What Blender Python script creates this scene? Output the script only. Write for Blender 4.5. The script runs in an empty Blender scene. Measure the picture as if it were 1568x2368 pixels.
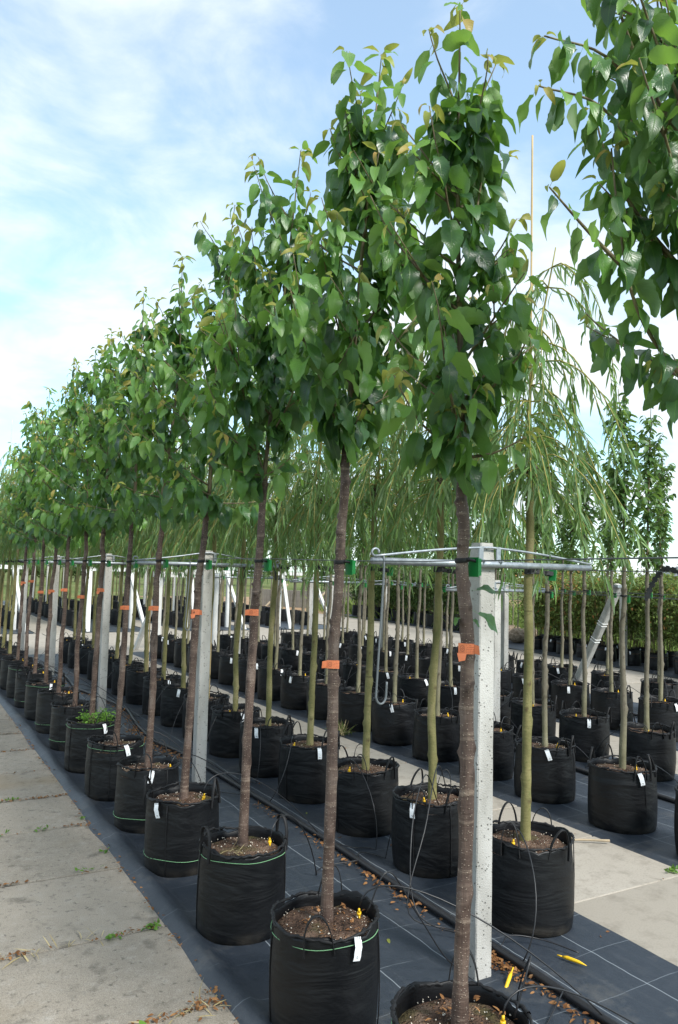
import bpy, math, random
import numpy as np
from mathutils import Vector, Matrix

sc = bpy.context.scene
COL = sc.collection
# ------------------------------------------------------------------ camera
CAM_H = 1.6
def cam_basis(yaw=math.radians(29.6), pitch=math.atan(138 / 1805), roll=math.radians(1.5)):
    F = Vector((math.sin(yaw) * math.cos(pitch), math.cos(yaw) * math.cos(pitch), math.sin(pitch)))
    R = Vector((math.cos(yaw), -math.sin(yaw), 0)); U = R.cross(F)
    return F, R * math.cos(roll) + U * math.sin(roll), U * math.cos(roll) - R * math.sin(roll)
cF, cR, cU = cam_basis()
cd = bpy.data.cameras.new('camera'); cam = bpy.data.objects.new('camera', cd); COL.objects.link(cam)
cam.matrix_world = Matrix(((cR.x, cU.x, -cF.x, 0), (cR.y, cU.y, -cF.y, 0), (cR.z, cU.z, -cF.z, CAM_H), (0, 0, 0, 1)))
cd.sensor_fit = 'VERTICAL'; cd.sensor_height = 24; cd.lens = 24 * 1805 / 2367
cd.clip_start = .05; cd.clip_end = 2000
sc.camera = cam
# ------------------------------------------------------------------ light and exposure
SUN_EL, SUN_AZ = math.radians(44), math.radians(168)        # azimuth clockwise from +Y: behind the camera, to the right
world = bpy.data.worlds.new('World'); sc.world = world; world.use_nodes = True
def build_world():
    nt = world.node_tree; n = nt.nodes; l = nt.links; n.clear()
    out = n.new('ShaderNodeOutputWorld'); bg = n.new('ShaderNodeBackground'); bg.inputs['Strength'].default_value = .12
    sky = n.new('ShaderNodeTexSky'); sky.sky_type = 'NISHITA'; sky.sun_disc = False
    sky.sun_elevation = SUN_EL; sky.sun_rotation = SUN_AZ; sky.air_density = 1.0; sky.dust_density = .6; sky.ozone_density = 1.0
    tc = n.new('ShaderNodeTexCoord'); sep = n.new('ShaderNodeSeparateXYZ'); l.new(tc.outputs['Generated'], sep.inputs[0])
    def math_(op, a, b=None, clamp=False):
        m = n.new('ShaderNodeMath'); m.operation = op; m.use_clamp = clamp
        for i, v in enumerate((a, b)):
            if v is None: continue
            if isinstance(v, (int, float)): m.inputs[i].default_value = v
            else: l.new(v, m.inputs[i])
        return m.outputs[0]
    zz = math_('ADD', math_('MAXIMUM', sep.outputs['Z'], 0.0), .22)
    comb = n.new('ShaderNodeCombineXYZ')
    l.new(math_('DIVIDE', sep.outputs['X'], zz), comb.inputs[0]); l.new(math_('DIVIDE', sep.outputs['Y'], zz), comb.inputs[1])
    def noise(scale, detail, rough, w, dist=0.):
        t = n.new('ShaderNodeTexNoise'); t.noise_dimensions = '4D'; t.inputs['Scale'].default_value = scale; t.inputs['Detail'].default_value = detail
        t.inputs['Roughness'].default_value = rough; t.inputs['W'].default_value = w; t.inputs['Distortion'].default_value = dist
        l.new(comb.outputs[0], t.inputs['Vector']); return t.outputs['Fac']
    big = noise(.95, 5, .55, 3.1, .3); fine = noise(3.2, 7, .62, 7.7, .5)
    cover = math_('ADD', math_('MULTIPLY', big, .78), math_('MULTIPLY', fine, .30))
    ramp = n.new('ShaderNodeValToRGB'); ramp.color_ramp.interpolation = 'EASE'
    ramp.color_ramp.elements[0].position = .45; ramp.color_ramp.elements[0].color = (0.26, 0.26, 0.26, 1)
    ramp.color_ramp.elements[1].position = .62; ramp.color_ramp.elements[1].color = (.97, .97, .97, 1)
    l.new(cover, ramp.inputs[0])
    mix = n.new('ShaderNodeMixRGB'); mix.blend_type = 'MIX'
    l.new(ramp.outputs[0], mix.inputs[0])
    bright = n.new('ShaderNodeMixRGB'); bright.blend_type = 'MULTIPLY'; bright.inputs[0].default_value = 1.
    bright.inputs[2].default_value = (1.0, 1.42, 1.46, 1); l.new(sky.outputs[0], bright.inputs[1])
    l.new(bright.outputs[0], mix.inputs[1]); mix.inputs[2].default_value = (5.25, 5.6, 5.85, 1)
    l.new(mix.outputs[0], bg.inputs['Color']); l.new(bg.outputs[0], out.inputs[0])
build_world()
sd = bpy.data.lights.new('sun', 'SUN'); sd.energy = 3.0; sd.angle = math.radians(13); sd.color = (1, .96, .9)
sun = bpy.data.objects.new('sun', sd); COL.objects.link(sun)
sv = Vector((math.sin(SUN_AZ) * math.cos(SUN_EL), math.cos(SUN_AZ) * math.cos(SUN_EL), math.sin(SUN_EL)))
sun.rotation_euler = sv.to_track_quat('Z', 'Y').to_euler()
sc.view_settings.view_transform = 'Standard'; sc.view_settings.look = 'None'
sc.view_settings.gamma = 1; sc.view_settings.exposure = .86; sc.view_settings.use_curve_mapping = False
sc.cycles.max_bounces = 7; sc.cycles.diffuse_bounces = 3; sc.cycles.glossy_bounces = 2; sc.cycles.transmission_bounces = 3

# ------------------------------------------------------------------ node helpers
class NT:
    def __init__(s, name):
        s.m = bpy.data.materials.new(name); s.m.use_nodes = True; s.t = s.m.node_tree; s.t.nodes.clear()
        s.out = s.t.nodes.new('ShaderNodeOutputMaterial')
    def n(s, typ, **k):
        nd = s.t.nodes.new(typ)
        for a, b in k.items():
            if a.startswith('i_'):
                s.set(nd.inputs[a[2:].replace('_', ' ')], b)
            else: setattr(nd, a, b)
        return nd
    def set(s, sock, v):
        if hasattr(v, 'is_output'): s.t.links.new(v, sock)
        elif isinstance(v, (tuple, list)) and len(v) == 3 and sock.type == 'RGBA': sock.default_value = (*v, 1)
        else: sock.default_value = v
    def math(s, op, a, b=0., c=0., clamp=False):
        nd = s.t.nodes.new('ShaderNodeMath'); nd.operation = op; nd.use_clamp = clamp
        s.set(nd.inputs[0], a); s.set(nd.inputs[1], b); s.set(nd.inputs[2], c); return nd.outputs[0]
    def mix(s, f, a, b, blend='MIX'):
        nd = s.t.nodes.new('ShaderNodeMixRGB'); nd.blend_type = blend
        s.set(nd.inputs[0], f); s.set(nd.inputs[1], a); s.set(nd.inputs[2], b); return nd.outputs[0]
    def ramp(s, f, *stops):
        nd = s.t.nodes.new('ShaderNodeValToRGB'); e = nd.color_ramp.elements
        while len(e) < len(stops): e.new(.5)
        for el, (p, c) in zip(e, stops):
            el.position = p; el.color = (c, c, c, 1) if isinstance(c, (int, float)) else (*c, 1)
        s.set(nd.inputs[0], f); return nd.outputs[0]
    def noise(s, vec=None, scale=5., detail=4., rough=.55, dist=0.):
        nd = s.n('ShaderNodeTexNoise'); nd.inputs['Scale'].default_value = scale; nd.inputs['Detail'].default_value = detail
        nd.inputs['Roughness'].default_value = rough; nd.inputs['Distortion'].default_value = dist
        if vec is not None: s.t.links.new(vec, nd.inputs['Vector'])
        return nd.outputs['Fac']
    def vor(s, vec=None, scale=5., out='Distance', feature='F1'):
        nd = s.n('ShaderNodeTexVoronoi'); nd.feature = feature; nd.inputs['Scale'].default_value = scale
        if vec is not None: s.t.links.new(vec, nd.inputs['Vector'])
        return nd.outputs[out]
    def pos(s): return s.n('ShaderNodeNewGeometry').outputs['Position']
    def obj(s): return s.n('ShaderNodeTexCoord').outputs['Object']
    def rnd(s): return s.n('ShaderNodeObjectInfo').outputs['Random']
    def island(s): return s.n('ShaderNodeNewGeometry').outputs['Random Per Island']
    def xyz(s, v):
        nd = s.n('ShaderNodeSeparateXYZ'); s.t.links.new(v, nd.inputs[0]); return nd.outputs
    def scale(s, v, sc3):
        nd = s.n('ShaderNodeMapping'); s.t.links.new(v, nd.inputs['Vector']); nd.inputs['Scale'].default_value = sc3; return nd.outputs[0]
    def offset(s, v, r, k=37.):
        nd = s.n('ShaderNodeVectorMath', operation='ADD'); s.t.links.new(v, nd.inputs[0])
        s.set(nd.inputs[1], s.math('MULTIPLY', r, k)); return nd.outputs[0]
    def bump(s, h, strength=.3, dist=.01):
        nd = s.n('ShaderNodeBump'); nd.inputs['Strength'].default_value = strength; nd.inputs['Distance'].default_value = dist
        s.set(nd.inputs['Height'], h); return nd.outputs[0]
    def bsdf(s, color, rough=.6, spec=.5, normal=None, metal=0., **k):
        nd = s.n('ShaderNodeBsdfPrincipled'); s.set(nd.inputs['Base Color'], color); s.set(nd.inputs['Roughness'], rough)
        s.set(nd.inputs['Specular IOR Level'], spec); s.set(nd.inputs['Metallic'], metal)
        for a, b in k.items(): s.set(nd.inputs[a.replace('_', ' ')], b)
        if normal is not None: s.t.links.new(normal, nd.inputs['Normal'])
        return nd.outputs[0]
    def done(s, sh): s.t.links.new(sh, s.out.inputs[0]); return s.m

M = {}
def plain(name, color, rough=.6, spec=.4, metal=0., var=.12, scale=30.):
    t = NT(name); f = t.noise(t.obj(), scale, 3.)
    c = t.mix(f, tuple(v * (1 - var) for v in color), tuple(min(1, v * (1 + var)) for v in color))
    M[name] = t.done(t.bsdf(c, rough, spec, t.bump(f, .1, .004), metal))

def leaf_mat(name, dark, light, under, transl, rough=.42, spec=.45, vein=True, weight=.36):
    t = NT(name)
    r = t.math('FRACT', t.math('ADD', t.rnd(), t.island()))
    col = t.mix(t.math('POWER', r, 1.7), dark, light)
    r2 = t.math('FRACT', t.math('MULTIPLY', r, 7.31))
    col = t.mix(t.math('MULTIPLY', t.math('POWER', r2, 3.), .35), col, transl)
    nrm = None
    if vein:
        uv = t.n('ShaderNodeTexCoord').outputs['UV']; x = t.xyz(uv)
        v = t.math('ABSOLUTE', t.math('SUBTRACT', x[0], .5))
        mid = t.ramp(v, (0., 1.), (.035, 0.))
        w = t.math('SINE', t.math('MULTIPLY', t.math('SUBTRACT', x[1], t.math('MULTIPLY', v, .55)), 78.))
        side = t.math('POWER', t.math('MAXIMUM', w, 0.), 3.)
        col = t.mix(t.math('MULTIPLY', mid, .45), col, transl)
        col = t.mix(t.math('MULTIPLY', side, .09), col, transl)
        blotch = t.noise(t.offset(t.obj(), r), 9., 3.)
        col = t.mix(t.math('MULTIPLY', blotch, .35), col, dark)
        nrm = t.bump(t.math('SUBTRACT', t.math('MULTIPLY', side, -.6), mid), .25, .003)
    back = t.n('ShaderNodeNewGeometry').outputs['Backfacing']
    col = t.mix(back, col, t.mix(r, under, tuple(u * .8 for u in under)))
    rr = t.math('ADD', rough, t.math('MULTIPLY', back, .25))
    b = t.bsdf(col, rr, spec, nrm)
    tr = t.n('ShaderNodeBsdfTranslucent'); t.set(tr.inputs[0], transl)
    mx = t.n('ShaderNodeMixShader'); mx.inputs[0].default_value = weight
    t.t.links.new(b, mx.inputs[1]); t.t.links.new(tr.outputs[0], mx.inputs[2])
    M[name] = t.done(mx.outputs[0])

leaf_mat('cherry_leaf', (.011, .043, .021), (.085, .20, .048), (.115, .205, .075), (.17, .36, .04), .34, .5, True, .27)
leaf_mat('fresh_leaf', (.085, .20, .05), (.16, .29, .07), (.17, .28, .09), (.25, .46, .06), .38, .45)
leaf_mat('young_leaf', (.22, .28, .05), (.42, .22, .08), (.26, .28, .08), (.42, .46, .08), .45, .4)
leaf_mat('willow_leaf', (.055, .135, .045), (.18, .31, .10), (.20, .29, .16), (.28, .42, .09), .42, .45, False, .38)
leaf_mat('upright_leaf', (.050, .120, .042), (.13, .24, .065), (.12, .19, .08), (.18, .30, .05), .42, .45, False, .36)
leaf_mat('shrub_leaf', (.11, .18, .045), (.25, .32, .09), (.13, .17, .07), (.20, .27, .05), .55, .3, False)
leaf_mat('rust_leaf', (.16, .15, .035), (.42, .17, .06), (.25, .15, .07), (.36, .22, .05), .55, .3, False)
leaf_mat('dark_shrub_leaf', (.035, .085, .025), (.09, .16, .04), (.09, .14, .06), (.13, .20, .04), .55, .3, False)
leaf_mat('far_leaf', (.03, .06, .02), (.07, .11, .03), (.08, .12, .04), (.12, .18, .04), .6, .2, False)
leaf_mat('grass_blade', (.08, .13, .03), (.20, .24, .06), (.14, .18, .06), (.22, .30, .06), .6, .2, False)
leaf_mat('dry_leaf', (.13, .055, .02), (.33, .17, .07), (.28, .17, .09), (.30, .15, .05), .7, .2, False, .15)
leaf_mat('weed_leaf', (.06, .15, .02), (.14, .27, .04), (.14, .24, .06), (.20, .38, .05), .5, .3, False)
leaf_mat('straw', (.30, .24, .12), (.50, .42, .24), (.45, .38, .22), (.5, .42, .2), .7, .2, False, .15)

def mk_mats():
    t = NT('cherry_bark'); o = t.offset(t.obj(), t.rnd())
    band = t.noise(t.scale(o, (6, 6, 55)), 1., 5., .65); patch = t.noise(t.scale(o, (14, 14, 8)), 1., 4.)
    lent = t.vor(t.scale(o, (95, 95, 150)), 1.)
    vert = t.noise(t.scale(o, (130, 130, 14)), 1., 3.)
    c = t.ramp(patch, (.3, (.050, .032, .026)), (.55, (.115, .078, .062)), (.75, (.185, .145, .122)))
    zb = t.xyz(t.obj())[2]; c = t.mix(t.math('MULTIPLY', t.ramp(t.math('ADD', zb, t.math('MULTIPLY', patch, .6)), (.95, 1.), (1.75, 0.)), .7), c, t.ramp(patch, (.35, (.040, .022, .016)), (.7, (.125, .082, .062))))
    c = t.mix(t.ramp(band, (.55, 0.), (.70, .55)), c, (.33, .255, .195))
    c = t.mix(t.ramp(band, (.27, .75), (.40, 0.)), c, (.042, .024, .018))
    c = t.mix(t.math('MULTIPLY', t.ramp(vert, (.45, 0.), (.7, 1.)), .35), c, (.05, .035, .03))
    c = t.mix(t.ramp(lent, (.12, .85), (.24, 0.)), c, (.37, .30, .235))
    h = t.math('ADD', t.math('ADD', band, t.math('MULTIPLY', t.ramp(lent, (.1, 1.), (.3, 0.)), .6)), vert)
    c = t.mix(t.math('MULTIPLY', t.ramp(t.n('ShaderNodeAttribute', attribute_name='knob').outputs['Fac'], (.25, 0.), (.75, 1.)), .7), c, (.035, .022, .018))
    M['cherry_bark'] = t.done(t.bsdf(c, .72, .3, t.bump(h, .6, .006)))

    t = NT('willow_bark'); o = t.offset(t.obj(), t.rnd())
    a = t.noise(t.scale(o, (9, 9, 5)), 1., 5.); spot = t.noise(t.scale(o, (60, 60, 90)), 1., 4.); ring = t.noise(t.scale(o, (3, 3, 34)), 1., 3.)
    c = t.ramp(a, (.3, (.105, .100, .036)), (.55, (.20, .178, .072)), (.8, (.30, .25, .135)))
    c = t.mix(t.ramp(spot, (.56, 0.), (.68, .6)), c, (.085, .11, .03))
    c = t.mix(t.ramp(ring, (.66, 0.), (.72, .6)), c, (.09, .07, .03))
    lent = t.vor(t.scale(o, (70, 70, 110)), 1.)
    c = t.mix(t.ramp(lent, (.06, .6), (.12, 0.)), c, (.06, .05, .03))
    c = t.mix(t.math('MULTIPLY', t.ramp(t.n('ShaderNodeAttribute', attribute_name='knob').outputs['Fac'], (.3, 0.), (.8, 1.)), .75), c, (.065, .042, .022))
    M['willow_bark'] = t.done(t.bsdf(c, .68, .3, t.bump(t.math('ADD', spot, ring), .5, .005)))

    t = NT('upright_bark'); o = t.offset(t.obj(), t.rnd()); z = t.xyz(t.obj())[2]
    a = t.noise(t.scale(o, (12, 12, 7)), 1., 5.); spot = t.noise(t.scale(o, (70, 70, 40)), 1., 4.)
    c = t.ramp(a, (.3, (.115, .105, .060)), (.6, (.20, .185, .115)), (.8, (.27, .25, .18)))
    c = t.mix(t.ramp(t.math('ADD', z, t.math('MULTIPLY', a, .5)), (.75, 0.), (1.9, .75)), c, (.13, .112, .088))
    c = t.mix(t.ramp(spot, (.58, 0.), (.7, .5)), c, (.075, .062, .045))
    c = t.mix(t.math('MULTIPLY', t.ramp(t.n('ShaderNodeAttribute', attribute_name='knob').outputs['Fac'], (.3, 0.), (.8, 1.)), .75), c, (.055, .040, .028))
    M['upright_bark'] = t.done(t.bsdf(c, .72, .3, t.bump(spot, .5, .005)))

    t = NT('twig'); a = t.noise(t.scale(t.obj(), (40, 40, 12)), 1., 3.)
    M['twig'] = t.done(t.bsdf(t.ramp(a, (.35, (.085, .062, .042)), (.7, (.22, .19, .095))), .65, .3))
    t = NT('willow_twig'); a = t.noise(t.obj(), 20.)
    M['willow_twig'] = t.done(t.bsdf(t.ramp(a, (.35, (.22, .21, .055)), (.7, (.34, .29, .09))), .6, .3))

    t = NT('bag_fabric'); o = t.offset(t.obj(), t.rnd())
    wr = t.noise(t.scale(o, (3.2, 3.2, 9)), 1., 3., .5, .8); cr = t.noise(t.scale(o, (8, 8, 30)), 1., 3., .5); weave = t.noise(t.scale(o, (60, 60, 420)), 1., 2.)
    x = t.xyz(t.obj())
    dust = t.noise(o, 9., 5.)
    c = t.mix(dust, (.003, .0034, .0042), (.007, .0075, .0088))
    low = t.math('MULTIPLY', t.ramp(x[2], (0.0, 1.), (.06, 0.)), t.ramp(dust, (.4, 0.), (.7, 1.)))
    c = t.mix(t.math('MULTIPLY', low, .5), c, (.10, .085, .065))
    h = t.math('ADD', t.math('ADD', wr, t.math('MULTIPLY', cr, .22)), t.math('MULTIPLY', weave, .03))
    M['bag_fabric'] = t.done(t.bsdf(c, t.math('ADD', .36, t.math('MULTIPLY', dust, .20)), .30, t.bump(h, .26, .06)))

    t = NT('soil'); o = t.offset(t.obj(), t.rnd())
    a = t.noise(o, 9., 6.); g = t.vor(o, 95.); g2 = t.vor(t.offset(o, .3), 150., 'Color'); f = t.noise(o, 120., 3.)
    c = t.ramp(t.math('ADD', t.math('MULTIPLY', a, .75), t.math('MULTIPLY', f, .3)), (.36, (.018, .013, .010)), (.52, (.085, .052, .036)), (.66, (.17, .115, .082)))
    sp = t.xyz(g2)[0]
    c = t.mix(t.math('MULTIPLY', t.ramp(g, (.22, 1.), (.32, 0.)), t.ramp(sp, (.82, 0.), (.86, 1.))), c, (.48, .42, .33))
    c = t.mix(t.math('MULTIPLY', t.ramp(g, (.28, 1.), (.4, 0.)), t.ramp(t.xyz(g2)[1], (.85, 0.), (.9, .9))), c, (.25, .13, .06))
    c = t.mix(t.math('MULTIPLY', t.ramp(t.noise(o, 7., 3.), (.56, 0.), (.66, 1.)), .55), c, (.055, .06, .018))
    M['soil'] = t.done(t.bsdf(c, .9, .15, t.bump(t.math('ADD', f, t.math('MULTIPLY', t.ramp(g, (.2, 1.), (.5, 0.)), .8)), .8, .012)))

    t = NT('membrane'); p = t.pos(); x = t.xyz(p)
    wob = t.math('MULTIPLY', t.math('SUBTRACT', t.noise(p, 3., 3.), .5), .035)
    def lines(co, period, phase, width):
        m = t.math('ABSOLUTE', t.math('SUBTRACT', t.math('FRACT', t.math('DIVIDE', t.math('ADD', t.math('ADD', co, wob), 50 * period - phase), period)), .5))
        return t.ramp(m, (.5 - width / period * 1.4, 0.), (.5 - width / period * .5, 1.))
    lx = lines(x[0], .30, 1.80, .0023); ly = lines(x[1], .285, 2.75, .0018)
    brk = t.ramp(t.noise(t.scale(p, (5, 5, 1)), 1., 3.), (.38, 0.), (.55, 1.))
    n1 = t.noise(p, 2.3, 6., .6); n2 = t.noise(p, 14., 5., .65); n3 = t.noise(t.scale(p, (22, 2.4, 1)), 1., 4.)
    c = t.mix(n2, (.015, .021, .030), (.032, .040, .052))
    c = t.mix(t.ramp(t.math('ADD', t.math('MULTIPLY', n1, .7), t.math('MULTIPLY', n2, .4)), (.60, 0.), (.80, .55)), c, (.115, .108, .095))
    c = t.mix(t.math('MULTIPLY', t.ramp(n3, (.55, 0.), (.75, 1.)), .22), c, (.10, .105, .11))
    lx = t.math('MULTIPLY', lx, t.math('GREATER_THAN', x[0], 1.3))
    c = t.mix(t.math('MULTIPLY', lx, .50), c, (.36, .40, .43))
    c = t.mix(t.math('MULTIPLY', t.math('MULTIPLY', ly, brk), .30), c, (.34, .38, .41))
    grit = t.vor(p, 130.); c = t.mix(t.ramp(grit, (.05, .5), (.09, 0.)), c, (.16, .14, .11))
    weave = t.noise(t.scale(p, (500, 140, 1)), 1., 2.)
    M['membrane'] = t.done(t.bsdf(c, t.math('ADD', .40, t.math('MULTIPLY', n2, .25)), .42, t.bump(t.math('ADD', n1, t.math('MULTIPLY', weave, .05)), .35, .04)))

    t = NT('slab_concrete'); p = t.offset(t.pos(), t.rnd(), 3.); r = t.rnd()
    n1 = t.noise(p, 1.6, 6., .6); n2 = t.noise(p, 16., 6., .7); n3 = t.noise(p, 220., 3.); sp = t.noise(p, 34., 4., .6)
    base = t.mix(r, (.245, .214, .170), (.305, .270, .220))
    c = t.mix(t.ramp(n1, (.33, .55), (.6, 0.)), base, (.165, .150, .125))
    c = t.mix(t.ramp(n2, (.52, 0.), (.72, .5)), c, (.36, .34, .30))
    c = t.mix(t.ramp(n2, (.28, .6), (.43, 0.)), c, (.125, .112, .09))
    c = t.mix(t.ramp(sp, (.30, .8), (.40, 0.)), c, (.085, .078, .065))
    sp2 = t.noise(p, 9., 3., .5); c = t.mix(t.ramp(sp2, (.30, .7), (.40, 0.)), c, (.12, .108, .088))
    c = t.mix(t.ramp(n3, (.35, .5), (.5, 0.)), c, (.11, .10, .085))
    c = t.mix(t.ramp(n3, (.58, 0.), (.7, .4)), c, (.44, .42, .38))
    x = t.xyz(t.obj())
    c = t.mix(t.math('MULTIPLY', t.ramp(t.noise(t.pos(), .9, 3.), (.57, 0.), (.68, .5)), 1.), c, (.20, .15, .085))
    M['slab_concrete'] = t.done(t.bsdf(c, .88, .2, t.bump(t.math('ADD', n3, t.math('MULTIPLY', n2, 2.)), .5, .004)))

    t = NT('road_concrete'); p = t.offset(t.pos(), t.rnd(), 3.)
    n1 = t.noise(p, .8, 6., .6); n2 = t.noise(p, 9., 6., .7); n3 = t.noise(p, 120., 3.)
    c = t.mix(t.rnd(), (.30, .27, .225), (.37, .335, .285)); c = t.mix(t.ramp(n1, (.33, .6), (.6, 0.)), c, (.29, .26, .215))
    c = t.mix(t.ramp(n2, (.33, .6), (.5, 0.)), c, (.19, .168, .135)); c = t.mix(t.ramp(n3, (.35, .4), (.5, 0.)), c, (.22, .20, .17))
    M['road_concrete'] = t.done(t.bsdf(c, .88, .2, t.bump(n2, .3, .004)))

    t = NT('joint_dirt'); p = t.pos(); n = t.noise(p, 30., 5.)
    M['joint_dirt'] = t.done(t.bsdf(t.ramp(n, (.35, (.035, .028, .018)), (.65, (.13, .10, .06))), .95, .1, t.bump(n, .8, .02)))

    t = NT('ground_earth'); p = t.pos(); n = t.noise(p, .25, 6., .6); n2 = t.noise(p, 6., 6., .7)
    c = t.ramp(t.math('ADD', t.math('MULTIPLY', n, .7), t.math('MULTIPLY', n2, .3)), (.38, (.07, .11, .03)), (.55, (.13, .15, .05)), (.68, (.27, .19, .115)))
    M['ground_earth'] = t.done(t.bsdf(c, .95, .1, t.bump(n2, .8, .05)))
    t = NT('bare_earth'); p = t.pos(); n2 = t.noise(p, 3., 6., .7)
    M['bare_earth'] = t.done(t.bsdf(t.ramp(n2, (.3, (.20, .12, .065)), (.7, (.38, .27, .17))), .95, .1, t.bump(n2, .8, .05)))

    t = NT('post_concrete'); o = t.offset(t.obj(), t.rnd())
    p1 = t.vor(o, 55.); pn = t.noise(o, 30., 4., .6); n1 = t.noise(t.scale(o, (6, 6, 2.4)), 1., 5.); n3 = t.noise(o, 180., 2.)
    c = t.ramp(n1, (.3, (.27, .26, .235)), (.55, (.42, .41, .385)), (.8, (.52, .51, .485)))
    pore = t.math('MULTIPLY', t.ramp(p1, (.14, 1.), (.26, 0.)), t.ramp(pn, (.44, 0.), (.52, 1.)))
    c = t.mix(t.math('MULTIPLY', pore, .85), c, (.10, .095, .085)); c = t.mix(t.ramp(n3, (.3, .3), (.5, 0.)), c, (.33, .32, .29))
    M['post_concrete'] = t.done(t.bsdf(c, .85, .2, t.bump(t.math('SUBTRACT', n3, t.math('MULTIPLY', pore, 2.)), .6, .004)))

    t = NT('galvanised'); n = t.vor(t.obj(), 60., 'Color'); n2 = t.noise(t.obj(), 14., 4.)
    c = t.mix(t.xyz(n)[0], (.27, .30, .33), (.40, .43, .46)); c = t.mix(t.ramp(n2, (.45, 0.), (.8, .5)), c, (.20, .21, .22))
    M['galvanised'] = t.done(t.bsdf(c, .5, .5, None, .65))

    t = NT('label_print'); u = t.n('ShaderNodeTexCoord').outputs['UV']; x = t.xyz(u)
    row = t.ramp(t.math('FRACT', t.math('MULTIPLY', x[1], 13.)), (.45, 0.), (.55, 1.))
    word = t.ramp(t.noise(t.scale(u, (16, 13, 1)), 1., 1.), (.44, 1.), (.50, 0.))
    body = t.math('MULTIPLY', t.math('MULTIPLY', row, word), t.math('MULTIPLY', t.math('GREATER_THAN', x[1], .30), t.math('LESS_THAN', x[1], .80)))
    body = t.math('MULTIPLY', body, t.math('MULTIPLY', t.math('GREATER_THAN', x[0], .15), t.math('LESS_THAN', x[0], .85)))
    bars = t.math('MULTIPLY', t.math('GREATER_THAN', x[1], .88), t.math('GREATER_THAN', t.math('FRACT', t.math('MULTIPLY', x[0], 4.)), .62))
    d = t.math('SQRT', t.math('ADD', t.math('POWER', t.math('SUBTRACT', x[0], .5), 2.), t.math('POWER', t.math('MULTIPLY', t.math('SUBTRACT', x[1], .17), 2.3), 2.)))
    ring = t.math('MULTIPLY', t.math('LESS_THAN', d, .13), t.math('GREATER_THAN', d, .07))
    c = t.mix(t.math('MULTIPLY', body, .55), (.80, .82, .84), (.25, .26, .28)); c = t.mix(t.math('MAXIMUM', bars, ring), c, (.02, .02, .02))
    M['label_print'] = t.done(t.bsdf(c, .45, .4))

    t = NT('orange_tag'); u = t.n('ShaderNodeTexCoord').outputs['UV']; x = t.xyz(u)
    d = t.math('SQRT', t.math('ADD', t.math('POWER', t.math('SUBTRACT', x[0], .27), 2.), t.math('POWER', t.math('MULTIPLY', t.math('SUBTRACT', x[1], .5), .55), 2.)))
    ring = t.math('MULTIPLY', t.math('LESS_THAN', d, .17), t.math('GREATER_THAN', d, .13))
    core = t.math('MULTIPLY', t.math('LESS_THAN', d, .10), t.math('GREATER_THAN', t.noise(t.scale(u, (22, 12, 1)), 1., 1.), .5))
    txt = t.math('MULTIPLY', t.math('GREATER_THAN', x[0], .54), t.math('GREATER_THAN', t.math('FRACT', t.math('MULTIPLY', x[1], 6.)), .6))
    txt = t.math('MULTIPLY', txt, t.math('GREATER_THAN', t.noise(t.scale(u, (18, 7, 1)), 1., 1.), .45))
    c = t.mix(t.noise(t.obj(), 40.), (.62, .16, .065), (.78, .25, .11))
    c = t.mix(t.math('MULTIPLY', t.math('MAXIMUM', t.math('MAXIMUM', ring, core), txt), .5), c, (.16, .05, .04))
    M['orange_tag'] = t.done(t.bsdf(c, .55, .3))

    t = NT('burlap'); n = t.noise(t.obj(), 18., 5.); w = t.noise(t.scale(t.obj(), (5, 5, 26)), 1., 3.)
    M['burlap'] = t.done(t.bsdf(t.ramp(t.math('ADD', t.math('MULTIPLY', n, .6), t.math('MULTIPLY', w, .4)), (.35, (.10, .07, .045)), (.65, (.34, .27, .20))), .9, .1, t.bump(t.math('ADD', n, w), .8, .03)))
mk_mats()
plain('black_plastic', (.012, .012, .014), .45, .4)
plain('black_strap', (.010, .010, .011), .6, .3)
plain('pipe_plastic', (.016, .016, .018), .42, .45)
plain('green_plastic', (.006, .17, .035), .38, .5)
plain('yellow_plastic', (.75, .46, .015), .45, .4)
plain('green_thread', (.16, .33, .17), .6, .3)
plain('wire_steel', (.10, .11, .11), .55, .5, .4)
plain('rod_steel', (.13, .145, .155), .55, .4, .3)
plain('bamboo', (.52, .38, .19), .55, .3, 0, .2, 14.)
plain('white_concrete', (.55, .55, .53), .85, .2, 0, .15, 9.)
plain('weathered_plank', (.21, .195, .17), .9, .15, 0, .35, 5.)
plain('timber', (.36, .29, .20), .85, .2, 0, .25, 8.)
plain('roof_grey', (.15, .16, .185), .7, .3)
plain('wall_dark', (.10, .11, .13), .8, .2)
plain('pane_glass', (.03, .04, .05), .1, .8)
plain('white_paint', (.75, .75, .74), .6, .3)
plain('perlite', (.55, .50, .42), .8, .2, 0, .3, 60.)

# ------------------------------------------------------------------ mesh helpers
def mesh(name, verts, faces, mat, uv=None, smooth=True, mats=None, mi=None):
    me = bpy.data.meshes.new(name)
    me.from_pydata(np.asarray(verts, dtype=float).tolist() if isinstance(verts, np.ndarray) else [tuple(v) for v in verts], [], faces)
    for m in (mats or [mat]): me.materials.append(M[m])
    if mi is not None: me.polygons.foreach_set('material_index', mi)
    if uv is not None:
        lay = me.uv_layers.new(name='UVMap'); li = np.zeros(len(me.loops), dtype=np.int32); me.loops.foreach_get('vertex_index', li)
        lay.data.foreach_set('uv', np.asarray(uv, dtype=np.float32)[li].ravel())
    if smooth: me.polygons.foreach_set('use_smooth', [True] * len(me.polygons))
    me.update(); return me
def link(name, data, parent=None, loc=(0, 0, 0), rot=None, scl=None):
    o = bpy.data.objects.new(name, data); COL.objects.link(o)
    if parent is not None: o.parent = parent
    o.location = loc
    if rot is not None: o.rotation_euler = rot
    if scl is not None: o.scale = scl if isinstance(scl, (tuple, list)) else (scl,) * 3
    return o
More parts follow.
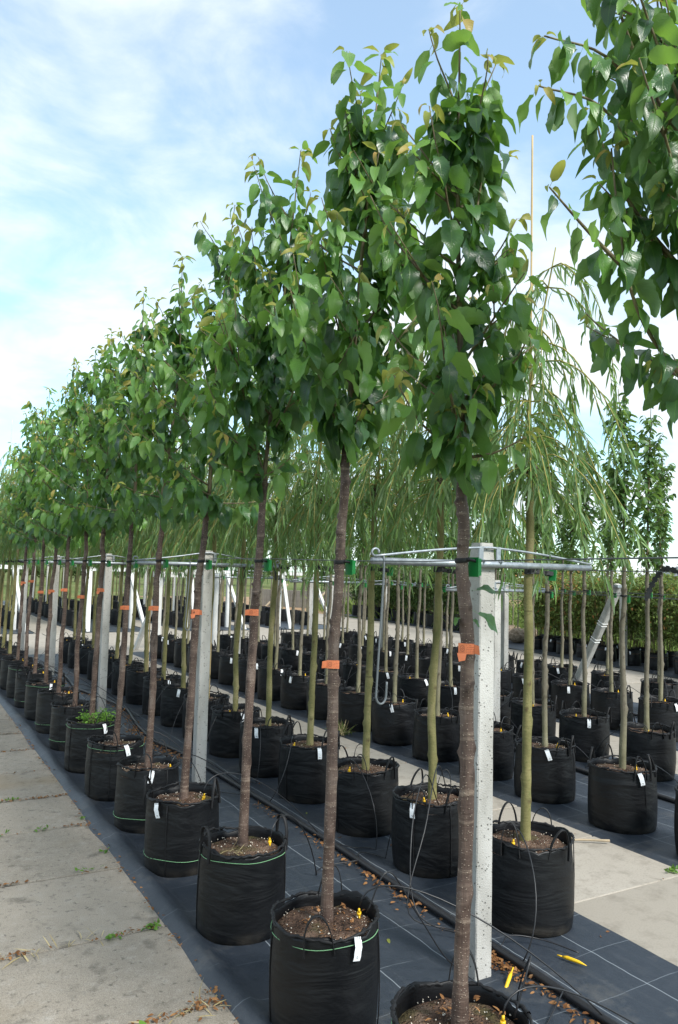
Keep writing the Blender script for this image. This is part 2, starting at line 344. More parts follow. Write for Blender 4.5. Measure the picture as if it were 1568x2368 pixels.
def tag(o, label, cat, group=None):
    o['label'] = label; o['category'] = cat
    if group: o['group'] = group
    return o
def thing(name, label, cat, loc=(0, 0, 0), rz=0., group=None):
    return tag(link(name, None, None, loc, (0, 0, rz)), label, cat, group)
class MB:                                   # collects several shapes into one mesh
    def __init__(s): s.v = []; s.f = []; s.u = []
    def add(s, v, f, u=None):
        k = len(s.v); s.v += [tuple(float(c) for c in p) for p in v]; s.f += [tuple(i + k for i in q) for q in f]
        s.u += [tuple(p) for p in u] if u is not None else [(.5, .5)] * len(v)
        return s
    def mesh(s, name, mat, smooth=True, uv=False): return mesh(name, s.v, s.f, mat, s.u if uv else None, smooth)
def tube(path, rad, seg=8, cap=True):
    P = np.asarray(path, float); n = len(P); rad = np.full(n, rad) if np.isscalar(rad) else np.asarray(rad, float)
    T = np.gradient(P, axis=0); T /= np.linalg.norm(T, axis=1)[:, None] + 1e-9
    ref = np.array([1., 0, 0]) if abs(T[0][0]) < .8 else np.array([0, 1., 0])
    a = ref - T[0] * (ref @ T[0]); a /= np.linalg.norm(a)
    V = []; ang = np.arange(seg) * 2 * math.pi / seg
    for i in range(n):
        a = a - T[i] * (a @ T[i]); a /= np.linalg.norm(a) + 1e-9; b = np.cross(T[i], a)
        V.append(P[i] + rad[i] * (np.cos(ang)[:, None] * a + np.sin(ang)[:, None] * b))
    V = np.concatenate(V); F = []
    for i in range(n - 1):
        for j in range(seg):
            k = (j + 1) % seg; F.append((i * seg + j, i * seg + k, (i + 1) * seg + k, (i + 1) * seg + j))
    if cap: F.append(tuple(range(seg))[::-1]); F.append(tuple(range((n - 1) * seg, n * seg)))
    return V, F
def box(x0, x1, y0, y1, z0, z1):
    v = [(x0, y0, z0), (x1, y0, z0), (x1, y1, z0), (x0, y1, z0), (x0, y0, z1), (x1, y0, z1), (x1, y1, z1), (x0, y1, z1)]
    return v, [(0, 3, 2, 1), (4, 5, 6, 7), (0, 1, 5, 4), (1, 2, 6, 5), (2, 3, 7, 6), (3, 0, 4, 7)]
def cbox(lx, ly, lz, c=.006):               # box standing on z=0, chamfered vertical edges and top
    a, b = lx / 2, ly / 2
    def ring(ix, z): return [(-a + c + ix, -b + ix, z), (a - c - ix, -b + ix, z), (a - ix, -b + c + ix, z), (a - ix, b - c - ix, z), (a - c - ix, b - ix, z), (-a + c + ix, b - ix, z), (-a + ix, b - c - ix, z), (-a + ix, -b + c + ix, z)]
    v = ring(0, 0) + ring(0, lz - c) + ring(c * .8, lz); f = [tuple(range(8))[::-1], tuple(range(16, 24))]
    for r in (0, 8):
        for j in range(8): k = (j + 1) % 8; f.append((r + j, r + k, r + 8 + k, r + 8 + j))
    return v, f
def xform(v, mat): return [tuple(mat @ Vector(p)) for p in v]
def bez(p0, p1, p2, p3, n=14):
    t = np.linspace(0, 1, n)[:, None]; p0, p1, p2, p3 = (np.asarray(p, float) for p in (p0, p1, p2, p3))
    return (1 - t) ** 3 * p0 + 3 * (1 - t) ** 2 * t * p1 + 3 * (1 - t) * t * t * p2 + t ** 3 * p3
def spline(pts, n):                         # smooth path through points
    P = np.asarray(pts, float)
    if len(P) == 2: return np.linspace(P[0], P[1], n)
    Q = np.vstack([2 * P[0] - P[1], P, 2 * P[-1] - P[-2]]); out = []
    ts = np.linspace(0, len(P) - 1 - 1e-6, n)
    for t in ts:
        i = int(t); u = t - i; a, b, c, d = Q[i], Q[i + 1], Q[i + 2], Q[i + 3]
        out.append(.5 * (2 * b + (c - a) * u + (2 * a - 5 * b + 4 * c - d) * u * u + (3 * b - a - 3 * c + d) * u ** 3))
    return np.array(out)
def norm(v): return v / (np.linalg.norm(v) + 1e-9)

# ------------------------------------------------------------------ leaves
def leaf_template(rows, width, fold, curl, serr=0., pet=.2, twist=0., pos_w=.42, wave=0.):
    """blade along +Y of length 1 after a petiole; returns verts, faces, uv"""
    V, F, U = [], [], []; y, z, ang = 0., 0., 0.
    if pet > 0:
        q = [(-.008, 0, 0), (.008, 0, 0), (.008, pet, -.03), (-.008, pet, -.03)]; V += q; U += [(.5, 0)] * 4; F.append((0, 1, 2, 3)); y, z = pet, -.03
    k0 = len(V); prev = 0.
    for i, t in enumerate(rows):
        dt = t - prev; prev = t; ang = curl * t; y += dt * math.cos(ang); z -= dt * math.sin(ang)
        w = width * (max(0., (t ** (pos_w / (1 - pos_w))) * (1 - t)) ** .62) * 1.62 * (1 - .35 * t ** 3) if 0 < t < 1 else .004
        if serr and 0 < i < len(rows) - 1: w *= 1 + (serr if i % 2 else -serr)
        tw = twist * t; wz = wave * math.sin(9 * t)
        for s, u in ((-1, 0.), (0, .5), (1, 1.)):
            x = s * w; h = fold * abs(x) + (wz * w * s if s else 0)
            V.append((x * math.cos(tw) - h * math.sin(tw), y, z + h * math.cos(tw) + x * math.sin(tw))); U.append((u, t))
    for i in range(len(rows) - 1):
        a = k0 + 3 * i
        F += [(a, a + 1, a + 4, a + 3), (a + 1, a + 2, a + 5, a + 4)]
    return np.array(V), F, np.array(U)
R12 = [0, .05, .13, .22, .31, .40, .49, .58, .67, .76, .85, .93, 1.]
R6 = [0, .12, .3, .5, .7, .88, 1.]
R4 = [0, .2, .5, .8, 1.]
rg = random.Random(5)
CH_BIG = [leaf_template(R12, rg.uniform(.25, .315), rg.uniform(.2, .75), rg.uniform(.25, 1.35), .055, .22, rg.uniform(-.5, .5), .43, rg.uniform(.1, .5)) for _ in range(9)]
CH_SMALL = [leaf_template(R6, rg.uniform(.25, .315), rg.uniform(.15, .6), rg.uniform(.3, 1.2), 0, .2, rg.uniform(-.4, .4), .43, .2) for _ in range(6)]
YOUNG = [leaf_template(R12, rg.uniform(.2, .27), rg.uniform(.5, 1.0), rg.uniform(.7, 1.9), .04, .18, rg.uniform(-.6, .6), .43, .3) for _ in range(5)]
YOUNG_S = [leaf_template(R6, rg.uniform(.2, .27), rg.uniform(.5, 1.0), rg.uniform(.7, 1.9), 0, .18, 0, .43, .3) for _ in range(4)]
WILLOW = [leaf_template(R6, rg.uniform(.06, .085), .3, rg.uniform(.0, .9), 0, .05, rg.uniform(-.8, .8), .40) for _ in range(5)]
UPR = [leaf_template(R6, rg.uniform(.30, .36), rg.uniform(.2, .6), rg.uniform(.2, .9), 0, .12, 0, .45, .15) for _ in range(5)]
SHR = [leaf_template(R4, rg.uniform(.26, .36), .3, rg.uniform(0, .8), 0, .08) for _ in range(3)]
BLADE = [leaf_template(R4, rg.uniform(.03, .05), .3, rg.uniform(.3, 1.1), 0, 0) for _ in range(3)]
CH_BIG_ME = [mesh('leaf', v, f, 'cherry_leaf', u) for v, f, u in CH_BIG]
FRESH_ME = [mesh('leaf', v, f, 'fresh_leaf', u) for v, f, u in CH_BIG[:6]]
YOUNG_ME = [mesh('leaf', v, f, 'young_leaf', u) for v, f, u in YOUNG]

def leaf_frame(d, up, rnd):
    d = norm(d); n = up - d * (up @ d)
    if np.linalg.norm(n) < .05: n = np.array([1., 0, 0]) - d * d[0]
    n = norm(n); s = np.cross(d, n); a = rnd.gauss(0, .35)
    return d, math.cos(a) * n + math.sin(a) * s
def join_leaves(name, leaves, templates, mats, by='k', extra=None):
    """leaves: list of (pos, dir, nrm, length, slot); templates[slot] = list; one mesh with a material per slot (extra: (verts, faces, slot))"""
    VV, FF, UU, MI = [], [], [], []; off = 0
    rnd = random.Random(len(leaves))
    for p, d, nn, L, slot in leaves:
        v, f, u = rnd.choice(templates[slot]); s = np.cross(d, nn)
        VV.append(p + L * (v[:, :1] * s + v[:, 1:2] * d + v[:, 2:] * nn)); UU.append(u)
        FF += [tuple(i + off for i in q) for q in f]; MI += [slot] * len(f); off += len(v)
    if extra is not None:
        for v, f, slot in extra:
            v = np.asarray(v); VV.append(v); UU.append(np.full((len(v), 2), .5)); FF += [tuple(i + off for i in q) for q in f]; MI += [slot] * len(f); off += len(v)
    return mesh(name, np.concatenate(VV), FF, None, np.concatenate(UU), True, mats, MI)

# ------------------------------------------------------------------ trunks
def trunk_mesh(name, pts, r0, r1, mat, knobs, rnd, seg=12, step=.018, knob=.007, flare=1.25, noise=.05, wobble=.0045):
    P0 = np.asarray(pts, float); L = np.linalg.norm(np.diff(P0, axis=0), axis=1).sum(); n = max(20, int(L / step))
    P = spline(pts, n); t = np.linspace(0, 1, n)
    wob = spline([(rnd.gauss(0, wobble), rnd.gauss(0, wobble), 0) for _ in range(9)], n) * np.minimum(1, t * 6)[:, None] * np.minimum(1, (1 - t) * 6)[:, None]; P = P + wob
    rad = r0 + (r1 - r0) * t; rad = rad * (1 + (flare - 1) * np.exp(-t * L / .05))
    rad *= 1 + noise * np.interp(t, np.linspace(0, 1, 46), [rnd.gauss(0, .7) for _ in range(46)])
    V, F = tube(P, rad, seg); V = V.reshape(n, seg, 3); ang = np.arange(seg) * 2 * math.pi / seg
    kmap = np.zeros((n, seg))
    for _ in range(knobs):
        tk = rnd.uniform(.1, .98); ak = rnd.uniform(0, 2 * math.pi); hk = knob * rnd.uniform(.5, 1.3)
        dz = (t - tk) * L; da = np.angle(np.exp(1j * (ang - ak)))
        g0 = np.exp(-(dz[:, None] / .013) ** 2 - (da[None, :] / .55) ** 2); g = hk * g0; kmap = np.maximum(kmap, g0)
        d = V - P[:, None, :]; V += d / (np.linalg.norm(d, axis=2, keepdims=True) + 1e-9) * g[:, :, None]
    me = mesh(name, V.reshape(-1, 3), F, mat); at = me.attributes.new('knob', 'FLOAT', 'POINT'); at.data.foreach_set('value', kmap.ravel().astype(np.float32))
    return me, P

# ------------------------------------------------------------------ bag pots
def bag_mesh(r, h, rnd, seg=40):
    zs = [0, .006, .03, .08, .15, .22, .29, h - .04, h - .012, h, h - .004, h - .03, h - .09]
    pr = [r * .94, r * .985, r * 1.0, r * 1.015, r * 1.02, r * 1.012, r * 1.0, r * .985, r * .985, r * .975, r * .958, r * .955, r * .955]
    V = []; ph = [rnd.uniform(0, 6.28) for _ in range(6)]; jag = [rnd.gauss(0, .004) for _ in range(seg)]
    for i, (z, q) in enumerate(zip(zs, pr)):
        for j in range(seg):
            a = j * 2 * math.pi / seg; w = 1 + .014 * math.sin(2 * a + ph[0] + z * 5) + .011 * math.sin(3 * a + ph[1] - z * 9) + .006 * math.sin(7 * a + ph[2] + z * 22) * (z / h)
            zz = z + (.009 * math.sin(2 * a + ph[3]) + .006 * math.sin(5 * a + ph[4]) + jag[j]) * (z / h) ** 4
            V.append((q * w * math.cos(a), q * w * math.sin(a), zz))
    F = [tuple(range(seg))[::-1]]
    for i in range(len(zs) - 1):
        for j in range(seg):
            k = (j + 1) % seg; F.append((i * seg + j, i * seg + k, (i + 1) * seg + k, (i + 1) * seg + j))
    return mesh('bag', V, F, 'bag_fabric')
def soil_mesh(r, z, rnd):
    V = [(0, 0, z + .018)]; F = []; seg = 30; rings = [.15, .3, .45, .6, .75, .88, 1.]
    for i, q in enumerate(rings):
        for j in range(seg):
            a = j * 2 * math.pi / seg; V.append((r * q * math.cos(a), r * q * math.sin(a), z + .018 * (1 - q) + (rnd.gauss(0, .0042) if q < 1 else -.012)))
    for j in range(seg): F.append((0, 1 + j, 1 + (j + 1) % seg))
    for i in range(len(rings) - 1):
        for j in range(seg):
            k = (j + 1) % seg; F.append((1 + i * seg + j, 1 + (i + 1) * seg + j, 1 + (i + 1) * seg + k, 1 + i * seg + k))
    return mesh('soil', V, F, 'soil')
def handle_mesh(h, w, tall, lean, rnd):     # loop of webbing standing on the rim at x=0 (radial x, tangent y)
    n = 15; V = []; F = []
    for i in range(n):
        t = i / (n - 1); a = math.pi * t; y = -w * math.cos(a) * (1 - .12 * math.sin(a)); z = h - .05 + (.05 + tall) * math.sin(a) ** .75; x = lean * math.sin(a) ** 2 + .005 * math.sin(7 * t)
        q = .0075
        ty, tz = math.sin(a), math.cos(a)
        for dx, dr in ((-q, -.0018), (q, -.0018), (q, .0018), (-q, .0018)):
            V.append((x + dx, y - math.cos(a) * dr, z + math.sin(a) * dr))
    for i in range(n - 1):
        for j in range(4): k = (j + 1) % 4; F.append((i * 4 + j, i * 4 + k, i * 4 + 4 + k, i * 4 + 4 + j))
    return mesh('handle', V, F, 'black_strap')
def label_mesh(rnd):
    n = 6; V = []; F = []; U = []
    for i in range(n):
        t = i / (n - 1); z = -.075 * t; x = .004 + .012 * math.sin(t * 2.4) * rnd.uniform(.8, 1.2)
        for s in (-1, 1): V.append((x, s * .0145 + .004 * t, z)); U.append((.5 + s * .5, 1 - t))
    for i in range(n - 1): F.append((2 * i, 2 * i + 1, 2 * i + 3, 2 * i + 2))
    k = len(V); V += [(x - .0006, y, z) for x, y, z in V]; U += U; F += [tuple(q + k for q in f[::-1]) for f in F]
    return mesh('label', V, F, 'label_print', U)
def ring_mesh(name, r, z, th, mat, rnd, wob=.004, rough=0.):
    n = 100 if rough else 48; p1, p2 = rnd.uniform(0, 6), rnd.uniform(0, 6)
    P = [((r + rnd.gauss(0, rough)) * math.cos(a), (r + rnd.gauss(0, rough)) * math.sin(a), z + wob * math.sin(2 * a + p1) + wob * .6 * math.sin(5 * a + p2) + rnd.gauss(0, rough)) for a in np.linspace(0, 2 * math.pi, n)]
    return mesh(name, *tube(P, [th * (1 + (rnd.uniform(-.35, .5) if rough else 0)) for _ in range(n)], 5, False), mat)
def seam_mesh(r, h):
    P = [(r * q, 0, z) for q, z in ((.99, .008), (1.018, .05), (1.03, .13), (1.03, .22), (1.015, .30), (1.0, h - .012))]
    return mesh('seam', *tube(P, .0026, 5), 'black_strap')
PR = random.Random(11)
POT = {}
for kind, r, h in (('cherry', .192, .378), ('tall', .214, .385)):
    POT[kind] = dict(r=r, h=h, bag=[bag_mesh(r, h, PR) for _ in range(4)], soil=[soil_mesh(r * .955, h - .042, PR) for _ in range(3)],
                     handle=[handle_mesh(h, PR.uniform(.04, .052), PR.uniform(.075, .105), PR.uniform(-.035, .03), PR) for _ in range(5)],
                     label=[label_mesh(PR) for _ in range(3)], seam=seam_mesh(r, h), thread=[ring_mesh('green_thread', r * 1.0, h - .035, .0016, 'green_thread', PR), ring_mesh('green_thread', r * 1.03, .085, .0016, 'green_thread', PR)],
                     hem=[ring_mesh('hem', r * .985, h - .001, .0055, 'black_strap', PR, .007, .0022) for _ in range(2)])
def perlite_mesh(r, z, rnd):
    mb = MB()
    for _ in range(70):
        a = rnd.uniform(0, 6.28); q = r * .95 * math.sqrt(rnd.random()); s = rnd.uniform(.0016, .0042)
        c = Vector((q * math.cos(a), q * math.sin(a), z + .018 * (1 - q / r)))
        mb.add([c + Vector(p) * s for p in ((1, 0, 0), (-.8, .3, .2), (0, 1, .1), (.1, -1, 0), (0, 0, 1), (0, .1, -1))], [(0, 2, 4), (2, 1, 4), (1, 3, 4), (3, 0, 4), (2, 0, 5), (1, 2, 5), (3, 1, 5), (0, 3, 5)])
    return mb.mesh('grit', 'perlite', False)
PERL = {k: perlite_mesh(POT[k]['r'], POT[k]['h'] - .04, PR) for k in POT}
def add_pot(t, kind, rnd, handles, label_ang=None, thread=None, detail=2, rz=None):
    P = POT[kind]; rz = rnd.uniform(0, 6.28) if rz is None else rz
    bag = link('pot', rnd.choice(P['bag']), t, (0, 0, 0), (rnd.uniform(-.02, .02), rnd.uniform(-.02, .02), rz))
    link('soil', rnd.choice(P['soil']), t, (0, 0, 0), (0, 0, rnd.uniform(0, 6)))
    if detail >= 1:
        link('hem', rnd.choice(P['hem']), bag)
        for a in handles:
            b = a - rz; link('handle', rnd.choice(P['handle']), bag, (P['r'] * .975 * math.cos(b), P['r'] * .975 * math.sin(b), 0), (rnd.uniform(-.12, .12), 0, b))
        if label_ang is not None:
            b = label_ang - rz; link('label', rnd.choice(P['label']), bag, (P['r'] * 1.0 * math.cos(b), P['r'] * 1.0 * math.sin(b), P['h'] - .004), (rnd.uniform(-.35, .35), 0, b))
    if detail >= 2:
        for a in (0., 2.9, 3.5): link('seam', P['seam'], bag, (0, 0, 0), (0, 0, a + rnd.uniform(-.2, .2)))
        if thread is not None: link('green_thread', P['thread'][thread], bag)
        g = link('grit', PERL[kind], t, (0, 0, 0), (0, 0, rnd.uniform(0, 6))); g['kind'] = 'stuff'
    return bag

# ------------------------------------------------------------------ crowns
UP = np.array([0., 0, 1.])
def cherry_crown(leader, rnd, nbr=14, blen=(.30, .52), density=1., explicit=None, zc0=0., lscale=1., spurs=28):
    """leader: points from crown base to top (local to tree). returns (branch tubes, leaves)"""
    P = spline(leader, 40); tubes = [(P, np.linspace(.0125, .0020, 40))]; leaves = []
    def put(p, out, tan, young, L):
        droop = rnd.uniform(.35, 1.25) if young != 1 else rnd.uniform(-.4, .6)
        d = norm(out * rnd.uniform(.5, .9) + tan * rnd.uniform(.0, .35) - UP * droop + np.array([rnd.gauss(0, .16) for _ in range(3)]))
        up = norm(UP * .75 + out * .7 + np.array([rnd.gauss(0, .22) for _ in range(3)]))
        d, n = leaf_frame(d, up, rnd); leaves.append((np.array(p), d, n, L * lscale, young))
    def leafy(path, r0, r1, t0=.12, step=.028, tip=True, ypr=.8):
        n = len(path); tubes.append((path, np.linspace(r0, r1, n))); Ln = np.linalg.norm(np.diff(path, axis=0), axis=1).sum()
        k = max(3, int(Ln * (1 - t0) / step * density)); a0 = rnd.uniform(0, 6.28)
        for i in range(k):
            t = t0 + (1 - t0) * (i + 1.) / k * .999; x = t * (n - 1); j = min(n - 2, int(x)); p = path[j] + (path[j + 1] - path[j]) * (x - j); tan = norm(path[j + 1] - path[j])
            a = a0 + i * 2.4; e = np.array([math.cos(a), math.sin(a), 0.]); e = norm(e - tan * (e @ tan) * .8)
            yng = 1 if tip and (k - i) <= 2 and rnd.random() < ypr else 2 if tip and (k - i) <= 6 and rnd.random() < .8 else 2 if rnd.random() < .07 else 0
            L = rnd.uniform(.045, .075) if yng == 1 else rnd.uniform(.080, .128) * (.8 if k - i <= 5 else 1.)
            put(p, e, tan, yng, L)
        for q in range(2 if ypr > .5 else 1):
            a = a0 + q * 2.6 + 1; put(path[-1], np.array([math.cos(a), math.sin(a), 0.]), norm(path[-1] - path[-2]), 1, rnd.uniform(.03, .05))
    if explicit:
        for pts in explicit: leafy(spline(pts, 16), .0052, .0016, .05, .022)
    n = len(P)
    for b in range(nbr):
        t = .02 + .80 * (b + rnd.uniform(0, .7)) / nbr; j = int(t * (n - 1)); p = P[j]; a = b * 2.4 + rnd.uniform(-.4, .4) + zc0
        ln = (blen[1] + (blen[0] - blen[1]) * t) * rnd.uniform(.75, 1.2); el = math.radians(rnd.uniform(18, 40) + 30 * t)
        o = np.array([math.cos(a), math.sin(a), 0.]); d = o * math.cos(el) + UP * math.sin(el); path = [p]; cur = d
        for s in range(9):
            cur = norm(cur + UP * .07 + np.array([rnd.gauss(0, .05) for _ in range(3)])); path.append(path[-1] + cur * ln / 9)
        path = np.array(path); leafy(path, .0058 - .0025 * t, .0017, .10, .021, True, .25 + .7 * t)
        if t < .6:
            for q in range(rnd.randint(2, 3)):
                j2 = rnd.randint(2, 6); a2 = a + rnd.choice((-1, 1)) * rnd.uniform(.5, 1.); o2 = np.array([math.cos(a2), math.sin(a2), 0.]); l2 = ln * rnd.uniform(.3, .5)
                leafy(np.array([path[j2] + (o2 * .8 + UP * .55) * l2 * s / 5 for s in range(6)]), .003, .0014, .2, .028, True, .15)
    for i in range(int(spurs * density)):                     # spur clusters on the leader
        t = rnd.uniform(.0, .85); j = int(t * (n - 1)); p = P[j]; a = i * 2.4; o = np.array([math.cos(a), math.sin(a), .2])
        for q in range(rnd.randint(3, 5)):
            a2 = a + rnd.uniform(-.9, .9); e = np.array([math.cos(a2), math.sin(a2), 0.]); put(p + o * .03, e, UP, 0, rnd.uniform(.075, .118))
    tipn = 17
    for i in range(tipn):
        t = .76 + .24 * i / (tipn - 1); j = min(n - 2, int(t * (n - 1))); a = i * 2.4; e = np.array([math.cos(a), math.sin(a), 0.])
        put(P[j], e, UP, 1 if i > tipn - 4 else 2, rnd.uniform(.05, .09))
    for q in range(6):
        a = q * 2.4; put(P[-1], np.array([math.cos(a), math.sin(a), .5]), UP, 1 if q % 2 else 2, rnd.uniform(.045, .075))
    return tubes, leaves
def twig_mesh(tubes, mat='twig', seg=6):
    mb = MB()
    for p, r in tubes: mb.add(*tube(p, r, seg))
    return mb.mesh('branches', mat)
def put_object_leaves(crown, leaves, origin, limit=300):
    cam_l = np.array([0, 0, CAM_H]) - np.array(origin); rnd = random.Random(len(leaves))
    order = sorted(range(len(leaves)), key=lambda i: np.linalg.norm(leaves[i][0] - cam_l) / leaves[i][3])
    for i in order[:limit]:
        p, d, n, L, slot = leaves[i]; s = np.cross(d, n)
        o = bpy.data.objects.new('leaf', rnd.choice((CH_BIG_ME, YOUNG_ME, FRESH_ME)[slot])); COL.objects.link(o); o.parent = crown
        o.matrix_local = Matrix(((s[0] * L, d[0] * L, n[0] * L, p[0]), (s[1] * L, d[1] * L, n[1] * L, p[1]), (s[2] * L, d[2] * L, n[2] * L, p[2]), (0, 0, 0, 1)))
    rest = [leaves[i] for i in order[limit:]]
    if rest:
        f = link('foliage', join_leaves('foliage', rest, [CH_SMALL, YOUNG_S, CH_SMALL], ['cherry_leaf', 'young_leaf', 'fresh_leaf']), crown); f['kind'] = 'stuff'

def willow_crown(rnd, top=3.25, nst=64, bottom=1.52, spread=1.):
    leaves, tubes = [], []
    P = spline([(0, 0, 2.05), (rnd.gauss(0, .02), rnd.gauss(0, .02), 2.5), (rnd.gauss(0, .04), rnd.gauss(0, .04), top)], 16); tubes.append((P, np.linspace(.013, .003, 16)))
    for b in range(nst):
        t = (b + rnd.random()) / nst; t = t ** 1.5; j = int(t * 15); p = P[j].copy(); a = b * 2.4 + rnd.uniform(-.5, .5)
        el = math.radians(rnd.uniform(5, 65)); d = np.array([math.cos(a) * math.cos(el), math.sin(a) * math.cos(el), math.sin(el)])
        ln = rnd.uniform(.75, 1.75) * (1 - .35 * t) * spread; path = [p]; step = .035; g = rnd.uniform(.17, .36) * (1 + .4 * t)
        stop = bottom + rnd.random() ** 2 * .7 + .25 * t
        for s in range(int(ln / step)):
            hang = max(0., -d[2]); d = norm(d - UP * g * (1.1 - hang) + np.array([rnd.gauss(0, .03), rnd.gauss(0, .03), 0])); q = path[-1] + d * step
            if q[2] < stop: break
            path.append(q)
        if len(path) < 5: continue
        path = np.array(path); sub = path[::2] if len(path) > 8 else path; tubes.append((sub, np.linspace(.0042, .0012, len(sub))))
        k = int(len(path) * step / .019)
        for i in range(k):
            x = (i + rnd.random()) / k * (len(path) - 1); j = min(len(path) - 2, int(x)); q = path[j] + (path[j + 1] - path[j]) * (x - j); tan = norm(path[j + 1] - path[j])
            a2 = rnd.uniform(0, 6.28); e = np.array([math.cos(a2), math.sin(a2), 0.]); L = rnd.uniform(.07, .125)
            dd = norm(tan * .45 + e * rnd.uniform(.2, .95) - UP * rnd.uniform(.2, 1.0)); dd, nn = leaf_frame(dd, norm(UP * .4 + e), rnd); leaves.append((q, dd, nn, L, 0))
    ex = [(*tube(p, r, 4), 1) for p, r in tubes]
    return join_leaves('crown', leaves, [WILLOW], ['willow_leaf', 'willow_twig'], extra=ex)
def upright_crown(rnd, z0=1.78, top=3.0, rad=.22):
    leaves, tubes = [], []
    P = spline([(0, 0, z0 - .15), (rnd.gauss(0, .015), rnd.gauss(0, .015), (z0 + top) / 2), (rnd.gauss(0, .03), rnd.gauss(0, .03), top)], 20); tubes.append((P, np.linspace(.011, .0025, 20)))
    for b in range(22):
        t = .05 + .85 * (b + rnd.random()) / 22; p = P[int(t * 19)]; a = b * 2.4; el = math.radians(rnd.uniform(40, 68)); o = np.array([math.cos(a), math.sin(a), 0.])
        ln = rnd.uniform(.7, 1.3) * rad * 1.18 * (1.15 - .65 * t); path = [p]; d = o * math.cos(el) + UP * math.sin(el)
        for s in range(6): d = norm(d + UP * .06 + np.array([rnd.gauss(0, .08) for _ in range(3)])); path.append(path[-1] + d * ln / 6)
        path = np.array(path); tubes.append((path, np.linspace(.0036, .0012, 7)))
        k = int(ln / .0095)
        for i in range(k):
            x = (i + rnd.random()) / k * 6; j = min(5, int(x)); q = path[j] + (path[j + 1] - path[j]) * (x - j); a2 = rnd.uniform(0, 6.28); e = np.array([math.cos(a2), math.sin(a2), 0.])
            dd = norm(e * .9 + o * .4 - UP * rnd.uniform(-.1, .7)); dd, nn = leaf_frame(dd, norm(UP + e * .3), rnd); leaves.append((q, dd, nn, rnd.uniform(.048, .08), 0))
    ex = [(*tube(p, r, 4), 1) for p, r in tubes]
    return join_leaves('crown', leaves, [UPR], ['upright_leaf', 'twig'], extra=ex)
def shrub_crown(rnd, h=1.7, rad=.42, n=2600, mats=('shrub_leaf', 'rust_leaf', 'twig'), rust=.3):
    leaves, tubes = [], []
    for b in range(16):
        a = b * 2.4; r = rad * .55 * math.sqrt(rnd.random()); q0 = np.array([.08 * math.cos(a), .08 * math.sin(a), .3]); q1 = np.array([r * 1.5 * math.cos(a), r * 1.5 * math.sin(a), h * rnd.uniform(.8, 1.)])
        path = spline([q0, (q0 + q1) / 2 + np.array([rnd.gauss(0, .04), rnd.gauss(0, .04), 0]), q1], 8); tubes.append((path, np.linspace(.006, .0015, 8)))
        for i in range(n // 16):
            t = rnd.uniform(.18, 1.) ** .8; p = path[min(7, int(t * 7.99))] + np.array([rnd.gauss(0, .14), rnd.gauss(0, .14), rnd.gauss(0, .09)]); e = np.array([rnd.gauss(0, 1), rnd.gauss(0, 1), rnd.gauss(-.2, .5)])
            d, nn = leaf_frame(e, norm(UP + e * .2), rnd); leaves.append((p, d, nn, rnd.uniform(.05, .09), 1 if rnd.random() < rust * t else 0))
    return join_leaves('crown', leaves, [SHR, SHR], list(mats), extra=[(*tube(p, r, 4), 2) for p, r in tubes])
def far_crown(rnd, rx, rz, zc, n=2600, leaf=.35):
    leaves = []; lob = [(np.array([rnd.gauss(0, .45) * rx, rnd.gauss(0, .45) * rx, zc + rnd.uniform(-.75, .75) * rz]), rnd.uniform(.3, .5)) for _ in range(16)]
    for i in range(n):
        c, q = rnd.choice(lob); e = norm(np.array([rnd.gauss(0, 1), rnd.gauss(0, 1), rnd.gauss(0, 1)])); p = c + e * np.array([rx, rx, rz]) * q * rnd.uniform(.6, 1.05)
        d, nn = leaf_frame(np.array([rnd.gauss(0, 1), rnd.gauss(0, 1), rnd.gauss(-.3, .5)]), norm(e + UP * .6), rnd); leaves.append((p, d, nn, leaf * rnd.uniform(.6, 1.2), 0))
    return join_leaves('crown', leaves, [SHR], ['far_leaf'])
# ================================================================== THE SETTING
GR = random.Random(21)
def structure(o): o['kind'] = 'structure'; return o
def sheet(name, x0, x1, y0, y1, z, mat, nx=1, ny=1, zf=None, xf=None):
    V = []; F = []
    for j in range(ny + 1):
        for i in range(nx + 1):
            u, v = i / nx, j / ny; x = x0 + (x1 - x0) * u; y = y0 + (y1 - y0) * v
            V.append((x + (xf(u, y) if xf else 0), y, z + (zf(x, y, u) if zf else 0)))
    for j in range(ny):
        for i in range(nx): a = j * (nx + 1) + i; F.append((a, a + 1, a + nx + 2, a + nx + 1))
    return structure(link(name, mesh(name, V, F, mat)))
sheet('ground', -700, 900, -300, 1100, -.14, 'ground_earth')
sheet('bare_earth', 12.5, 40, 26.5, 46, -.125, 'bare_earth')
SLAB = {}
def slab_mesh(lx, ly, mat):
    k = (round(lx, 3), round(ly, 3), mat)
    if k not in SLAB:
        v, f = cbox(lx, ly, .06, .005); SLAB[k] = mesh('slab', v, f, mat, None, False)
    return SLAB[k]
def slab_field(name, x0, x1, y0, y1, joints_x, joints_y, mat, gap=.011):
    root = sheet(name, x0, x1, y0, y1, -.058, 'joint_dirt')
    xs = sorted({x0, x1, *[x for x in joints_x if x0 < x < x1]}); ys = sorted({y0, y1, *[y for y in joints_y if y0 < y < y1]})
    for a, b in zip(xs, xs[1:]):
        for c, d in zip(ys, ys[1:]):
            if b - a < .1 or d - c < .1: continue
            o = link('slab', slab_mesh(b - a - gap, d - c - gap, mat), root, ((a + b) / 2, (c + d) / 2, -.066 + GR.uniform(-.002, .0035)), (GR.gauss(0, .0013), GR.gauss(0, .0015), GR.gauss(0, .0012)))
    return root
LJ = [2.818, 3.525, 4.30, 5.085, 5.775, 6.53]; LJ = [2.818 - .745 * k for k in range(6, 0, -1)] + LJ + [6.53 + .75 * k for k in range(1, 11)]
PJ = [2.88 + .678 * k for k in range(-3, 18)]
